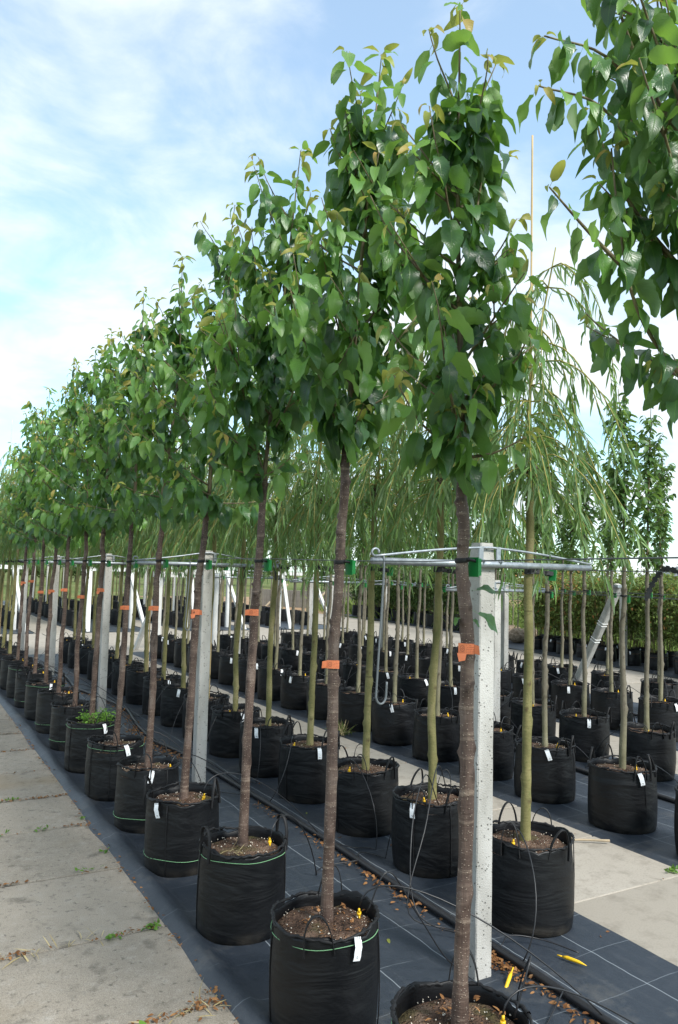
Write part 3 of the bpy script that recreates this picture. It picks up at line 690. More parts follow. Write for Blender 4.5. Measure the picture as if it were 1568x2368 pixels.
slab_field('pavement', -5.0, 1.175, -1.6, 14.6, [-2.9, -.86], LJ, 'slab_concrete', .014)
slab_field('path', 2.93, 3.92, .9, 14.6, [], PJ, 'road_concrete')
slab_field('path', 5.76, 6.54, .9, 14.6, [], [p + .3 for p in PJ], 'road_concrete')
slab_field('yard', 8.55, 12.0, .9, 14.6, [10.3], [.9 + 1.5 * k for k in range(1, 10)], 'road_concrete', .016)
slab_field('yard', 6.54, 8.55, .9, 4.75, [], [2.4, 3.6], 'road_concrete', .016)
slab_field('road', -9.0, 13.9, 14.6, 19.3, [-6.9 + 2.0 * k for k in range(11)], [16.15, 17.7], 'road_concrete', .016)
slab_field('yard', 11.4, 14.2, 19.3, 31., [12.8], [19.3 + 1.5 * k for k in range(1, 8)], 'road_concrete', .016)
slab_field('path', 2.98, 3.88, 19.3, 36., [], [19.3 + 1.4 * k for k in range(1, 12)], 'road_concrete', .014)
slab_field('path', 5.8, 6.5, 19.3, 36., [], [19.3 + 1.4 * k for k in range(1, 12)], 'road_concrete', .014)
slab_field('path', 8.6, 9.1, 19.3, 36., [], [19.3 + 1.4 * k for k in range(1, 12)], 'road_concrete', .014)
slab_field('path', -9., 1.1, 19.3, 36., [-1.2, -3.4, -5.6], [19.3 + 1.4 * k for k in range(1, 12)], 'road_concrete', .014)
def membrane(x0, x1, y0, y1, ridge=False, nx=36, ny=120):
    rr = random.Random(int(x0 * 100 + y0)); kn = np.linspace(y0, y1, 60); w0 = [rr.gauss(0, .008) for _ in kn]; w1 = [rr.gauss(0, .010) for _ in kn]
    def zf(x, y, u):
        z = .0025 * math.sin(7 * x + 2.3 * y) + .002 * math.sin(3.1 * y - 11 * x) + .004
        if u < .002 or u > .998: return -.02
        if ridge: z += .026 * math.exp(-((x - 1.235 - .01 * math.sin(1.7 * y)) / .035) ** 2)
        return z
    def xf(u, y): return (np.interp(y, kn, w0) * max(0, 1 - u * 8) + np.interp(y, kn, w1) * max(0, 1 - (1 - u) * 8))
    return sheet('weed_membrane', x0, x1, y0, y1, 0., 'membrane', nx, ny, zf, xf)
membrane(1.145, 2.965, .3, 14.75, True, 60, 160)
membrane(3.89, 5.79, .8, 14.7); membrane(6.52, 8.57, 4.7, 14.7)
for a, b in ((1.1, 2.98), (3.88, 5.8), (6.5, 8.6), (9.1, 11.4)): membrane(a, b, 19.2, 36, False, 12, 20)
o = sheet('weed_membrane', 0, 1.7, 3.0, 15.5, .006, 'membrane', 6, 30, None, lambda u, y: 11.05 + .155 * (y - 7))      # strip under the shrub row
o = sheet('weed_membrane', 0, 1.8, 16.5, 25.5, .008, 'membrane', 6, 30, None, lambda u, y: 13.75 + .12 * (y - 18))

# ================================================================== POTTED TREES
def face_angle(x, y): return math.atan2(-y, -x)
def band(name, r, z, hgt, mat, th=.002, seg=20, lump=0.):
    rr = random.Random(3); P = [((r + th) * math.cos(a), (r + th) * math.sin(a)) for a in np.linspace(0, 2 * math.pi, seg, endpoint=False)]
    V = []; F = []
    for k, (dz, q) in enumerate(((-.5, 1), (-.3, 1.06), (.3, 1.06), (.5, 1))):
        for i, (x, y) in enumerate(P):
            g = 1 + lump * rr.gauss(0, 1); V.append((x * q * g, y * q * g, z + dz * hgt + .12 * x))
    for k in range(3):
        for i in range(seg): j = (i + 1) % seg; F.append((k * seg + i, k * seg + j, k * seg + seg + j, k * seg + seg + i))
    return V, F
def clip_mesh():
    mb = MB(); mb.add(*box(-.009, .009, -.014, .014, -.026, .024)); mb.add(*box(-.012, -.009, -.018, .018, -.03, .027)); mb.add(*box(.009, .0115, -.004, .004, -.02, .02))
    mb.add(*box(-.006, .006, .014, .02, .01, .018)); mb.add(*box(-.006, .006, .014, .02, -.02, -.012)); return mb.mesh('clip', 'green_plastic', False)
CLIP = clip_mesh()
def cherry_tie_mesh():
    mb = MB(); mb.add(*band('tie', .0185, 0, .014, None)); mb.add(*tube(bez((.0, -.020, .002), (.02, -.027, .0), (.03, -.02, .0), (.045, -.005, -.004), 6), .0045, 6))
    return mb.mesh('tie', 'black_strap')
def willow_tie_mesh():
    mb = MB(); mb.add(*band('tie', .0215, 0, .03, None, .007, 18, .09)); rr = random.Random(8)
    for i in range(6): mb.add(*xform_box(.022, .026, .02, (.035 + i * .013, -.006 - i * .003, -.006 - i * .0015), rr.uniform(-.5, .5)))
    return mb.mesh('tie', 'black_plastic', False)
def xform_box(a, b, c, loc, rz):
    v, f = box(-a / 2, a / 2, -b / 2, b / 2, -c / 2, c / 2); return xform(v, Matrix.Translation(loc) @ Matrix.Rotation(rz, 4, 'Z') @ Matrix.Rotation(rz * .6, 4, 'X')), f
CH_TIE, WI_TIE = cherry_tie_mesh(), willow_tie_mesh()
def tag_mesh(r, flap, rnd):
    V = []; F = []; U = []; n = 8; h = .03
    for i in range(n):
        t = i / (n - 1); a = -.95 + 1.9 * t; q = r + .003 + (.012 * (abs(a) - .5) if abs(a) > .5 else 0)
        for k in range(2): V.append((q * math.cos(a), q * math.sin(a), -h / 2 + h * k)); U.append((t, k))
    for i in range(n - 1): F.append((2 * i, 2 * i + 2, 2 * i + 3, 2 * i + 1))
    # the loose end stands off to one side, folded down
    a = .95 * flap; c, s = math.cos(a), math.sin(a); q = r + .003
    b = len(V); V += [(q * c, q * s, -h * .45), (q * c, q * s, h * .45), (q * c + .012, q * s + .020 * flap, h * .35), (q * c + .010, q * s + .022 * flap, -h * .5)]; U += [(.1, .1)] * 4; F.append((b, b + 1, b + 2, b + 3))
    if flap < 0: return mesh('tag', V, F, 'orange_tag', U, False)
    b = len(V); q += .004; V += [(q, -.024, -h * .42), (q, .004, -h * .42), (q + .006, .001, -h * 1.05), (q + .006, -.017, -h * 1.2)]; U += [(.1, .1)] * 4; F.append((b, b + 1, b + 2, b + 3))
    return mesh('tag', V, F, 'orange_tag', U, False)
TR = random.Random(77)
TAGS = [tag_mesh(.0200, f, TR) for f in (-1, 1, -1)]

def weeds_mesh(name, n, rad, zl, hgt, mat, tmpl, rnd, z0=0., leaf=.03):
    L = []
    for _ in range(n):
        a = rnd.uniform(0, 6.28); q = rad * math.sqrt(rnd.random()); p = np.array([q * math.cos(a), q * math.sin(a), z0 + hgt * rnd.random() ** 1.3]); e = np.array([rnd.gauss(0, 1), rnd.gauss(0, 1), rnd.uniform(zl, 1.2)])
        d, nn = leaf_frame(e, norm(UP + e * .1), rnd); L.append((p, d, nn, leaf * rnd.uniform(.6, 1.4), 0))
    return join_leaves(name, L, [tmpl], [mat])

CT = [  # base x, y, trunk points after the base (x, z), crown top (x, z)
    (1.500, 1.00, [(1.497, 1.0), (1.495, 1.62), (1.500, 1.95)], (1.53, 3.35)),
    (1.445, 1.79, [(1.443, 1.15), (1.439, 1.655), (1.428, 1.94)], (1.352, 3.27)),
    (1.430, 2.53, [(1.436, 1.238), (1.448, 1.643), (1.459, 2.108)], (1.585, 3.68)),
    (1.450, 3.36, [(1.470, 1.25), (1.485, 1.613), (1.500, 2.042)], (1.62, 3.66)),
    (1.451, 4.18, [(1.476, 1.356), (1.496, 1.632), (1.530, 2.02)], (1.61, 3.72)),
    (1.465, 4.91, [(1.471, 1.327), (1.480, 1.629), (1.479, 2.046)], (1.54, 3.64)),
    (1.443, 5.64, [(1.471, 1.318), (1.482, 1.628), (1.498, 2.10)], (1.50, 3.63)),
    (1.451, 6.45, [(1.467, 1.416), (1.476, 1.8), (1.48, 2.02)], (1.45, 3.50)),
    (1.470, 7.22, [(1.480, 1.0), (1.495, 1.63), (1.50, 2.0)], (1.50, 3.58)),
    (1.470, 8.00, [(1.480, 1.0), (1.495, 1.63), (1.49, 2.0)], (1.48, 3.60)),
    (1.470, 8.71, [(1.470, 1.0), (1.495, 1.63), (1.50, 2.0)], (1.52, 3.52)),
    (1.470, 9.46, [(1.485, 1.0), (1.495, 1.63), (1.50, 2.0)], (1.46, 3.62)),
    (1.470, 10.16, [(1.475, 1.0), (1.495, 1.63), (1.50, 2.0)], (1.52, 3.52)),
    (1.470, 10.85, [(1.475, 1.0), (1.495, 1.63), (1.50, 2.0)], (1.50, 3.60)),
]
CL = ['cherry tree whose leafy branches hang over the cherry with leaf sprouts on its trunk',
      'cherry tree with two leaf sprouts on its trunk, before the first crossbar post',
      'cherry tree whose big bag has a green thread just under the rim and white label',
      'cherry tree whose bag soil holds a pale wilted seedling, orange tag on trunk',
      'third cherry tree back from the weedy bag, label bent at its bag rim',
      'second cherry tree back from the weedy bag, white label on its bag',
      'cherry tree next to the weedy bag on the side away from the cross road',
      'cherry tree in the bag overgrown with fresh green weeds',
      'first cherry tree past the weedy bag towards the cross road',
      'second cherry tree past the weedy bag towards the cross road',
      'third cherry tree past the weedy bag towards the cross road',
      'fourth cherry tree past the weedy bag towards the cross road',
      'fifth cherry tree past the weedy bag towards the cross road',
      'sixth cherry tree past the weedy bag, last cherry before the green-stemmed trees']
TAGZ = [None, 1.39, 1.255, 1.40, 1.35, 1.33, 1.315, 1.40, 1.30, 1.36, 1.33, 1.28, 1.40, 1.34]
BL = [(.34, .50), (.25, .42), (.27, .54), (.26, .58), (.26, .56), (.25, .54), (.25, .54), (.25, .52)]
for i, (bx, by, pts, top) in enumerate(CT):
    rnd = random.Random(300 + i); O = np.array([bx, by, 0.])
    t = thing('cherry_tree', CL[i], 'tree', (bx, by, 0), 0, 'cherry trees in the row along the pavement')
    tp = [(0, 0, .315)] + [(x - bx, rnd.gauss(0, .004), z) for x, z in pts]
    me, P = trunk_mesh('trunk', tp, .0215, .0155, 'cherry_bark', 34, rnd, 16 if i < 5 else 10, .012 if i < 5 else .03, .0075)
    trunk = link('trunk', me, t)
    lead = [tp[-1], ((tp[-1][0] + top[0] - bx) / 2 + rnd.gauss(0, .015), rnd.gauss(0, .03), (tp[-1][2] + top[1]) / 2), (top[0] - bx, rnd.gauss(0, .03), top[1])]
    ex = None
    W = lambda *ps: [(x - bx, y - by, z) for x, y, z in ps]
    if i == 0:
        ex = [W((1.51, 1.0, 2.30), (1.33, 1.05, 2.57), (1.187, 1.05, 2.65), (1.02, 1.05, 2.63)), W((1.5, 1.0, 2.2), (1.32, 1.06, 2.46), (1.174, 1.05, 2.54), (1.005, 1.05, 2.525)),
              W((1.5, 1.0, 1.93), (1.36, 1.04, 2.05), (1.27, 1.05, 2.16), (1.225, 1.05, 2.32), (1.215, 1.06, 2.47)), W((1.245, 1.05, 2.22), (1.15, 1.06, 2.28), (1.035, 1.05, 2.335)),
              W((1.5, 1.0, 2.4), (1.36, 1.08, 2.66), (1.27, 1.1, 2.85), (1.22, 1.1, 3.0)), W((1.5, 1.0, 2.35), (1.35, .98, 2.52), (1.24, .98, 2.68), (1.17, .98, 2.80)),
              W((1.5, 1.0, 2.15), (1.37, 1.1, 2.36), (1.30, 1.14, 2.50), (1.26, 1.15, 2.62)), W((1.5, 1.0, 2.0), (1.40, 1.06, 2.02), (1.35, 1.07, 2.05)), W((1.5, 1.0, 2.45), (1.40, 1.02, 2.62), (1.33, 1.02, 2.82)), W((1.5, 1.0, 2.35), (1.40, .95, 2.45), (1.31, .94, 2.58)), W((1.5, 1.0, 2.3), (1.41, 1.1, 2.48), (1.36, 1.15, 2.66)), W((1.5, 1.0, 2.25), (1.40, 1.0, 2.34), (1.30, 1.02, 2.40)), W((1.5, 1.0, 2.5), (1.42, 1.08, 2.72), (1.40, 1.1, 2.95))]
    if i == 1:
        ex = [W((1.43, 1.79, 1.93), (1.35, 1.80, 1.985), (1.27, 1.81, 2.05), (1.20, 1.82, 2.16)), W((1.40, 1.79, 2.4), (1.47, 1.78, 2.75), (1.50, 1.78, 3.05)),
              W((1.42, 1.79, 2.1), (1.53, 1.77, 2.25), (1.60, 1.76, 2.45)), W((1.42, 1.79, 2.0), (1.36, 1.76, 2.2), (1.27, 1.74, 2.42)), W((1.37, 1.79, 2.8), (1.45, 1.78, 3.0), (1.52, 1.77, 3.17))]
    if i == 2: ex = [W((1.53, 2.53, 2.9), (1.46, 2.53, 3.2), (1.41, 2.53, 3.42)), W((1.46, 2.53, 2.1), (1.36, 2.52, 2.25), (1.26, 2.50, 2.5), (1.2, 2.5, 2.75)), W((1.46, 2.53, 2.1), (1.58, 2.49, 2.25), (1.70, 2.46, 2.48)), W((1.50, 2.53, 2.5), (1.62, 2.50, 2.72), (1.70, 2.48, 2.98)), W((1.46, 2.53, 2.15), (1.52, 2.46, 2.22), (1.60, 2.40, 2.28)), W((1.54, 2.53, 2.85), (1.64, 2.52, 3.05), (1.72, 2.52, 3.30)), W((1.48, 2.53, 2.35), (1.38, 2.52, 2.6), (1.32, 2.52, 2.85))]
    if i == 3: ex = [W((1.5, 3.36, 2.04), (1.40, 3.35, 2.3), (1.32, 3.3, 2.6), (1.28, 3.28, 2.9)), W((1.5, 3.36, 2.05), (1.38, 3.34, 2.16), (1.27, 3.33, 2.22)), W((1.55, 3.36, 2.6), (1.43, 3.33, 2.9), (1.37, 3.32, 3.2)), W((1.52, 3.36, 2.3), (1.66, 3.33, 2.55), (1.74, 3.32, 2.85))]
    low = []                                # low side branches just under the crown
    for q in range((1, 3, 2, 3, 3, 3, 4, 5)[min(i, 7)]):
        a = q * 2.4 + rnd.uniform(-.4, .4) + i; z0 = tp[-1][2] - (rnd.uniform(-.16, -.02) if i < 4 else rnd.uniform(-.10, .15)); ln = rnd.uniform(.16, .26) if i < 4 else rnd.uniform(.30, .50); el = math.radians(rnd.uniform(-2, 24))
        p0 = P[int(np.argmin(abs(P[:, 2] - z0)))]; o = np.array([math.cos(a) * math.cos(el), math.sin(a) * math.cos(el), math.sin(el)])
        low.append([p0, p0 + o * ln * .5 + np.array([0, 0, .01]), p0 + o * ln + np.array([0, 0, .05])])
    ex = (ex or []) + low
    tubes, leaves = cherry_crown(lead, rnd, 14 if i else 19, BL[min(i, 7)], 1.3 if i == 0 else 1.05 if i < 7 else .95, ex, rnd.uniform(0, 6), (.74, 1.08, 1.22, 1.22, 1.2, 1.15)[min(i, 5)])
    if i < 8:
        crown = link('crown', twig_mesh(tubes), t); put_object_leaves(crown, leaves, O)
    else:
        crown = link('crown', join_leaves('crown', leaves, [CH_SMALL, YOUNG_S, CH_SMALL], ['cherry_leaf', 'young_leaf', 'fresh_leaf', 'twig'], extra=[(*tube(p, r, 5), 3) for p, r in tubes]), t)
    if i == 1:                              # sprouts on the stem
        for p, d, up, L in (((.018, -.004, 1.555), (.9, -.35, .22), (0, 0, 1), .075), ((.02, -.006, 1.50), (.85, -.4, -.42), (.3, -.4, 1), .095), ((.016, .01, 1.475), (.8, -.2, -.25), (.4, -.2, 1), .05), ((-.02, .0, 1.48), (-.5, -.3, -.1), (0, -.4, 1), .04)):
            d, n = leaf_frame(np.array(d), np.array(up, float), random.Random(1)); s = np.cross(d, n)
            o = link('leaf', CH_BIG_ME[2], trunk); o.matrix_local = Matrix([[s[k] * L, d[k] * L, n[k] * L, p[k]] for k in range(3)] + [[0, 0, 0, 1]])
    fa = face_angle(bx, by)
    jt = int(np.argmin(abs(P[:, 2] - 1.64))); link('tie', CH_TIE, t, P[jt], (0, 0, rnd.uniform(-.3, .3)))
    link('clip', CLIP, t, (P[jt][0] + .047, P[jt][1] - .004, P[jt][2] - .018), (0, 0, .25))
    if TAGZ[i]:
        j = int(np.argmin(abs(P[:, 2] - TAGZ[i]))); link('tag', TAGS[i % 3], trunk, P[j], (0, rnd.uniform(-.08, .08), fa + rnd.uniform(-.35, .1)))
    lab = [None, None, fa + .62, None, fa - .75, fa + .12, fa + .35, fa + .5, None, None, fa + .3, None, None, None][i]
    th = [0, 0, 0, 0, 1, 1, 0, 0, 1, 1, 0, 1, 0, None][i]
    h0 = [fa + 2.9, fa + 3.05, fa + .10, fa - 1.15, fa + 1.15, fa - .3, fa - .2, fa + .2, fa, fa, fa + 1, fa - .5, fa, fa][i]
    add_pot(t, 'cherry', rnd, (h0, h0 + math.pi), lab, th, 2)
    if i == 7:
        w = link('weeds', weeds_mesh('weeds', 420, .16, -.1, .09, 'weed_leaf', SHR, rnd, .345, .028), t, (.05, -.02, 0)); w['kind'] = 'stuff'
    if i == 3:
        w = link('weeds', weeds_mesh('weeds', 16, .025, -.2, .03, 'straw', BLADE, rnd, .35, .07), t, (-.075, -.085, 0)); w['kind'] = 'stuff'
    if i in (1, 2, 9):
        w = link('weeds', weeds_mesh('weeds', 40, .13, -.2, .012, 'dry_leaf', SHR, rnd, .347, .018), t, (.04, 0, 0)); w['kind'] = 'stuff'

# -------- willows, and the other rows
WR = random.Random(5)
W_TRUNK, U_TRUNK = [], []
for k in range(4):
    r = random.Random(40 + k); W_TRUNK.append(trunk_mesh('trunk', [(0, 0, .318), (.008 + r.gauss(0, .006), r.gauss(0, .006), 1.0), (.02 + r.gauss(0, .004), r.gauss(0, .008), 1.64), (.025, r.gauss(0, .005), 2.16)], .0235, .0180, 'willow_bark', 16, r, 12, .022, .009)[0])
    r = random.Random(60 + k); U_TRUNK.append(trunk_mesh('trunk', [(0, 0, .318), (.006 + r.gauss(0, .006), r.gauss(0, .006), 1.0), (.012 + r.gauss(0, .005), r.gauss(0, .005), 1.5), (.012, 0, 1.85)], .0210, .0125, 'upright_bark', 40, r, 10, .018, .0085)[0])
W_CROWN = [willow_crown(random.Random(80 + k), 3.05 + .1 * (k % 3), 70) for k in range(4)]
U_CROWN = [upright_crown(random.Random(90 + k), 1.80, 2.9 + .1 * k, .21 + .02 * (k % 2)) for k in range(4)]
def cane_mesh(h):
    P = [(.03, .02, z) for z in np.linspace(.3, h, 40)]; rad = [.0065 * (1.16 if k % 5 == 0 else 1) * (1 - .25 * k / 40) for k in range(40)]
    return mesh('cane', *tube(P, rad, 7), 'bamboo')
CANE = cane_mesh(3.85)
KNOT = mesh('graft_knot', *band('k', .022, 0, .06, None, .008, 18, .10), 'cherry_bark')
def put_willow(x, y, label, group, detail=2, cane=False, k=None):
    rnd = random.Random(int(x * 1000 + y * 77)); k = rnd.randrange(4) if k is None else k
    t = thing('willow_tree', label, 'tree', (x, y, 0), 0, group)
    s = rnd.uniform(.97, 1.03)
    tr = link('trunk', W_TRUNK[k], t, (0, 0, 0), (0, 0, rnd.choice((-.2, 0, .2))), (1., 1., 1.))
    link('crown', W_CROWN[k], t, (.025, 0, 0), (0, 0, rnd.uniform(0, 6.28)), (s, s, 1.))['kind'] = 'stuff'
    if detail:
        link('graft_knot', KNOT, tr, (.025, 0, 2.12))
        link('tie', WI_TIE, t, (.02, 0, 1.63), (0, 0, rnd.uniform(-.4, .2)))
        if rnd.random() < .7: link('clip', CLIP, t, (.14, -.03, 1.61), (0, .2, .4))
    if cane: link('cane', CANE, t)
    fa = face_angle(x, y); h = fa + rnd.uniform(-.6, .6)
    add_pot(t, 'tall', rnd, (h, h + .75, h + math.pi, h + math.pi + .75) if detail else (), fa + rnd.uniform(-.5, .5) if detail and rnd.random() < .8 else None, None, detail)
    return t
def put_upright(x, y, label, group, detail=1, k=None, tz=1.49):
    rnd = random.Random(int(x * 1000 + y * 77)); k = rnd.randrange(4) if k is None else k
    t = thing('upright_tree', label, 'tree', (x, y, 0), 0, group)
    link('trunk', U_TRUNK[k], t, (0, 0, 0), (rnd.gauss(0, .004), rnd.gauss(0, .006), rnd.uniform(-.3, .3)))
    s = rnd.uniform(.9, 1.08); link('crown', U_CROWN[k], t, (.012, 0, 0), (0, 0, rnd.uniform(0, 6.28)), (s, s, 1.))['kind'] = 'stuff'
    if detail:
        link('tie', CH_TIE, t, (.012, 0, tz), (0, 0, rnd.uniform(-.5, .5)), .9); link('clip', CLIP, t, (.05, -.006, tz - .02), (0, 0, rnd.uniform(-.3, .5)), .9)
    fa = face_angle(x, y); h = fa + rnd.uniform(-.8, .8)
    add_pot(t, 'tall', rnd, (h, h + .7, h + math.pi, h + math.pi + .7) if detail else (), fa + rnd.uniform(-.6, .7) if detail and rnd.random() < .75 else None, None, detail)
    return t
ORD = ['first', 'second', 'third', 'fourth', 'fifth', 'sixth', 'seventh', 'eighth', 'ninth', 'tenth', 'eleventh', 'twelfth', 'thirteenth', 'fourteenth', 'fifteenth', 'sixteenth', 'seventeenth']
WY = [2.85, 3.585, 4.29, 5.05, 5.77, 6.46, 7.18, 7.87, 8.55, 9.25, 9.95, 10.65, 11.35, 12.05, 12.75, 13.45]
for i, y in enumerate(WY):
    put_willow(2.68, y, ORD[i] + ' weeping willow along the irrigation pipe, counted towards the cross road', 'willows between the pipe and the narrow path', 2 if i < 7 else 1, i in (0, 6, 9, 11))
for i, y in enumerate((11.62, 12.37, 13.1, 13.8)):
    put_willow(1.47, y, ORD[i] + ' green-stemmed tree after the cherries in the pavement row', 'green-stemmed trees at the end of the cherry row', 1, i == 2)
B1 = [2.95, 3.62, 4.32, 4.98, 5.63, 6.31] + [6.31 + .67 * k for k in range(1, 12)]
B2 = [3.72, 4.42, 5.09, 5.74, 6.36] + [6.36 + .66 * k for k in range(1, 12)]
C1 = [5.38, 6.0, 6.6, 7.25] + [7.25 + .66 * k for k in range(1, 11)]
C2 = [6.35, 7.13, 7.93, 8.52] + [8.52 + .66 * k for k in range(1, 9)]
for i, y in enumerate(B1): put_upright(4.25, y, ORD[len(B1) - 1 - i] + ' slim upright tree from the cross road, first row beyond the narrow path', 'upright trees in the first row beyond the narrow path', 2 if i < 5 else 1)
for i, y in enumerate(B2): put_upright(5.48, y, ORD[len(B2) - 1 - i] + ' slim upright tree from the cross road, second row beyond the narrow path', 'upright trees in the second row beyond the narrow path', 1)
for i, y in enumerate(C1): put_upright(6.88, y, ORD[len(C1) - 1 - i] + ' slim upright tree from the cross road, third row beyond the narrow path', 'upright trees in the third row beyond the narrow path', 1, None, 1.44)
for i, y in enumerate(C2): put_upright(8.10, y, ORD[len(C2) - 1 - i] + ' slim upright tree from the cross road, row bordering the open yard', 'upright trees in the row bordering the yard', 1, None, 1.44)
for j, (x, kind) in enumerate(((1.5, 'w'), (2.68, 'w'), (4.25, 'w'), (5.47, 'w'), (6.87, 'u'), (8.1, 'w'), (9.6, 'u'), (10.8, 'u'))):
    for i in range(15):
        y = 20.6 + .85 * i + .2 * (j % 2)
        if kind == 'w': put_willow(x, y, 'distant drooping tree, ' + ORD[j] + ' row past the cross road counted from the pavement side', 'drooping trees of the ' + ORD[j] + ' row past the cross road', 0, False)
        else: put_upright(x, y, 'distant slim tree, ' + ORD[j] + ' row past the cross road counted from the pavement side', 'slim trees of the ' + ORD[j] + ' row past the cross road', 0)

# ================================================================== POSTS, WIRES, PIPES
def post_mesh(w, h, rnd):
    V = []; F = []; n = 26; c = w * .06
    for i in range(n):
        z = h * i / (n - 1); s = 1.08 - .08 * i / (n - 1); a = w / 2 * s
        if i == n - 1: a -= .006
        for (x, y) in ((-a + c, -a), (a - c, -a), (a, -a + c), (a, a - c), (a - c, a), (-a + c, a), (-a, a - c), (-a, -a + c)):
            V.append((x + rnd.gauss(0, .0006), y + rnd.gauss(0, .0006), z))
    for i in range(n - 1):
        for j in range(8): k = (j + 1) % 8; F.append((8 * i + j, 8 * i + k, 8 * i + 8 + k, 8 * i + 8 + j))
    F.append(tuple(range(8 * n - 8, 8 * n)))
    return mesh('post', V, F, 'post_concrete', None, False)
def crossbar_post(x, y, ht, zt, label, half=.575):
    rnd = random.Random(int(y * 10)); t = thing('crossbar_post', label, 'post', (x, y, 0), 0, 'concrete posts with steel crossbars')
    link('post', post_mesh(.077, ht, rnd), t, (0, 0, -.01))
    yb = -.0395 - .014
    mb = MB(); mb.add(*tube([(-half, yb, zt), (0, yb, zt + .001), (half, yb, zt)], .0135, 12)); bar = link('crossbar', mb.mesh('crossbar', 'galvanised'), t)
    mb = MB(); top = ht - .032
    mb.add(*tube(spline([(-half + .01, yb - .008, zt + .018), (-half * .5, yb - .004, zt + .05), (-.055, yb + .006, top), (.055, yb + .006, top), (half * .5, yb - .004, zt + .05), (half - .01, yb - .008, zt + .018)], 30), .0048, 8))
    for s in (-1, 1):
        P = [(s * (half - .01 + .016 * math.sin(a)), yb - .008, zt + .018 + .014 - .014 * math.cos(a)) for a in np.linspace(0, 5, 10)]; mb.add(*tube(P, .0045, 6))
    link('brace_rod', mb.mesh('brace_rod', 'galvanised'), t)
    for s in (-1, 1):
        br = MB(); br.add(*box(s * .046 - .011, s * .046 + .011, yb + .002, yb + .008, zt - .008, top + .006)); b = link('bracket', br.mesh('bracket', 'galvanised', False), t)
        bo = MB(); bo.add(*tube([(s * .046, yb + .004, top - .055), (s * .046, yb - .014, top - .055)], .009, 6)); bo.add(*tube([(s * .046, yb - .01, top - .055), (s * .046, yb - .024, top - .055)], .0045, 8)); link('bolt', bo.mesh('bolt', 'galvanised', False), b)
    return t
for i, y in enumerate((2.54, 5.69, 8.84, 11.99, 15.0)):
    crossbar_post(2.135 if i == 0 else 2.085, y, 1.745, 1.645 if i == 0 else 1.628, ORD[i] + ' crossbar post standing between the cherry and willow rows, counted towards the cross road')
for i, y in enumerate((5.6, 8.72, 11.75)):
    crossbar_post(4.87, y, 1.57, 1.465, ORD[i] + ' lower crossbar post in the bed beyond the narrow path, counted towards the cross road', .61)
for i, y in enumerate((8.42, 11.5, 14.3)):
    crossbar_post(7.5, y, 1.5, 1.40, ORD[i] + ' crossbar post in the bed beside the open yard, counted towards the cross road', .61)
def wire(x, y0, y1, z, label):
    P = [(x + .004 * math.sin(y), y, z + .006 * math.sin(y * 2.1)) for y in np.linspace(y0, y1, 40)]
    tag(link('support_wire', mesh('support_wire', *tube(P, .0021, 5), 'wire_steel')), label, 'wire', 'wires the trees are tied to')
wire(1.535, .2, 15.2, 1.648, 'steel wire tying the cherry row at head height')
wire(2.70, .4, 15.2, 1.640, 'steel wire tying the willow row along the crossbar ends')
wire(4.27, 1., 14.5, 1.480, 'steel wire tying the first row beyond the narrow path'); wire(5.49, 1., 14.5, 1.480, 'steel wire tying the second row beyond the narrow path')
wire(6.9, 4.8, 14.5, 1.425, 'steel wire tying the third row beyond the narrow path'); wire(8.12, 4.8, 14.5, 1.425, 'steel wire tying the row that borders the yard')
# leaning end strut of the third bed, with its ties and anchor cable
t = thing('leaning_strut', 'slanting grey concrete strut tied with white bands beside the yard', 'strut', (7.5, 7.25, 0))
a = Vector((0, 0, 0)); b = Vector((0, -.82, 1.53)); q = (b - a).to_track_quat('Z', 'X').to_matrix().to_4x4()
v, f = cbox(.085, .085, (b - a).length, .01); link('post', mesh('post', xform(v, q), f, 'post_concrete', None, False), t)
for s in (.55, .68):
    for e in (0, .02):
        v, f = cbox(.092, .092, .006, .004); link('band', mesh('band', xform(v, Matrix.Translation((b - a) * (s + e)) @ q), f, 'white_paint', None, False), t)
v, f = box(-.07, .07, -.86, -.76, 1.50, 1.53); link('cap', mesh('cap', v, f, 'galvanised', None, False), t)
link('anchor_cable', mesh('anchor_cable', *tube([(0, -.82, 1.51), (0, -.9, -.02)], .0025, 5), 'wire_steel'), t)
o = thing('steel_post', 'slim pale post standing at the shrub row beside the yard', 'post', (11.82, 10.04, 0)); link('post', post_mesh(.1, 1.5, random.Random(4)), o)

# end frames: beam on two posts with leaning struts
def end_frame(x, y, w, h, label, lean=-1.0):
    t = thing('end_frame', label, 'frame', (x, y, 0), 0, 'white end frames of the beds'); rnd = random.Random(int(x * 10))
    for s in (-1, 1):
        link('post', mesh('post', *tr_box(.09, .09, h, (s * w / 2, 0, 0)), 'white_concrete', None, False), t)
        a = Vector((s * w / 2 + .12 * s, lean, 0)); b = Vector((s * w / 2 + .075 * -s, lean * .05, h - .02)); q = (b - a).to_track_quat('Z', 'X').to_matrix().to_4x4()
        v, f = cbox(.075, .085, (b - a).length, .008); link('strut', mesh('strut', xform(v, Matrix.Translation(a) @ q), f, 'white_concrete', None, False), t)
    v, f = box(-w / 2 - .14, w / 2 + .14, -.05, .05, h - .001, h + .095); link('beam', mesh('beam', v, f, 'white_concrete', None, False), t)
def tr_box(a, b, c, loc):
    v, f = cbox(a, b, c, .008); return [(x + loc[0], y + loc[1], z + loc[2]) for x, y, z in v], f
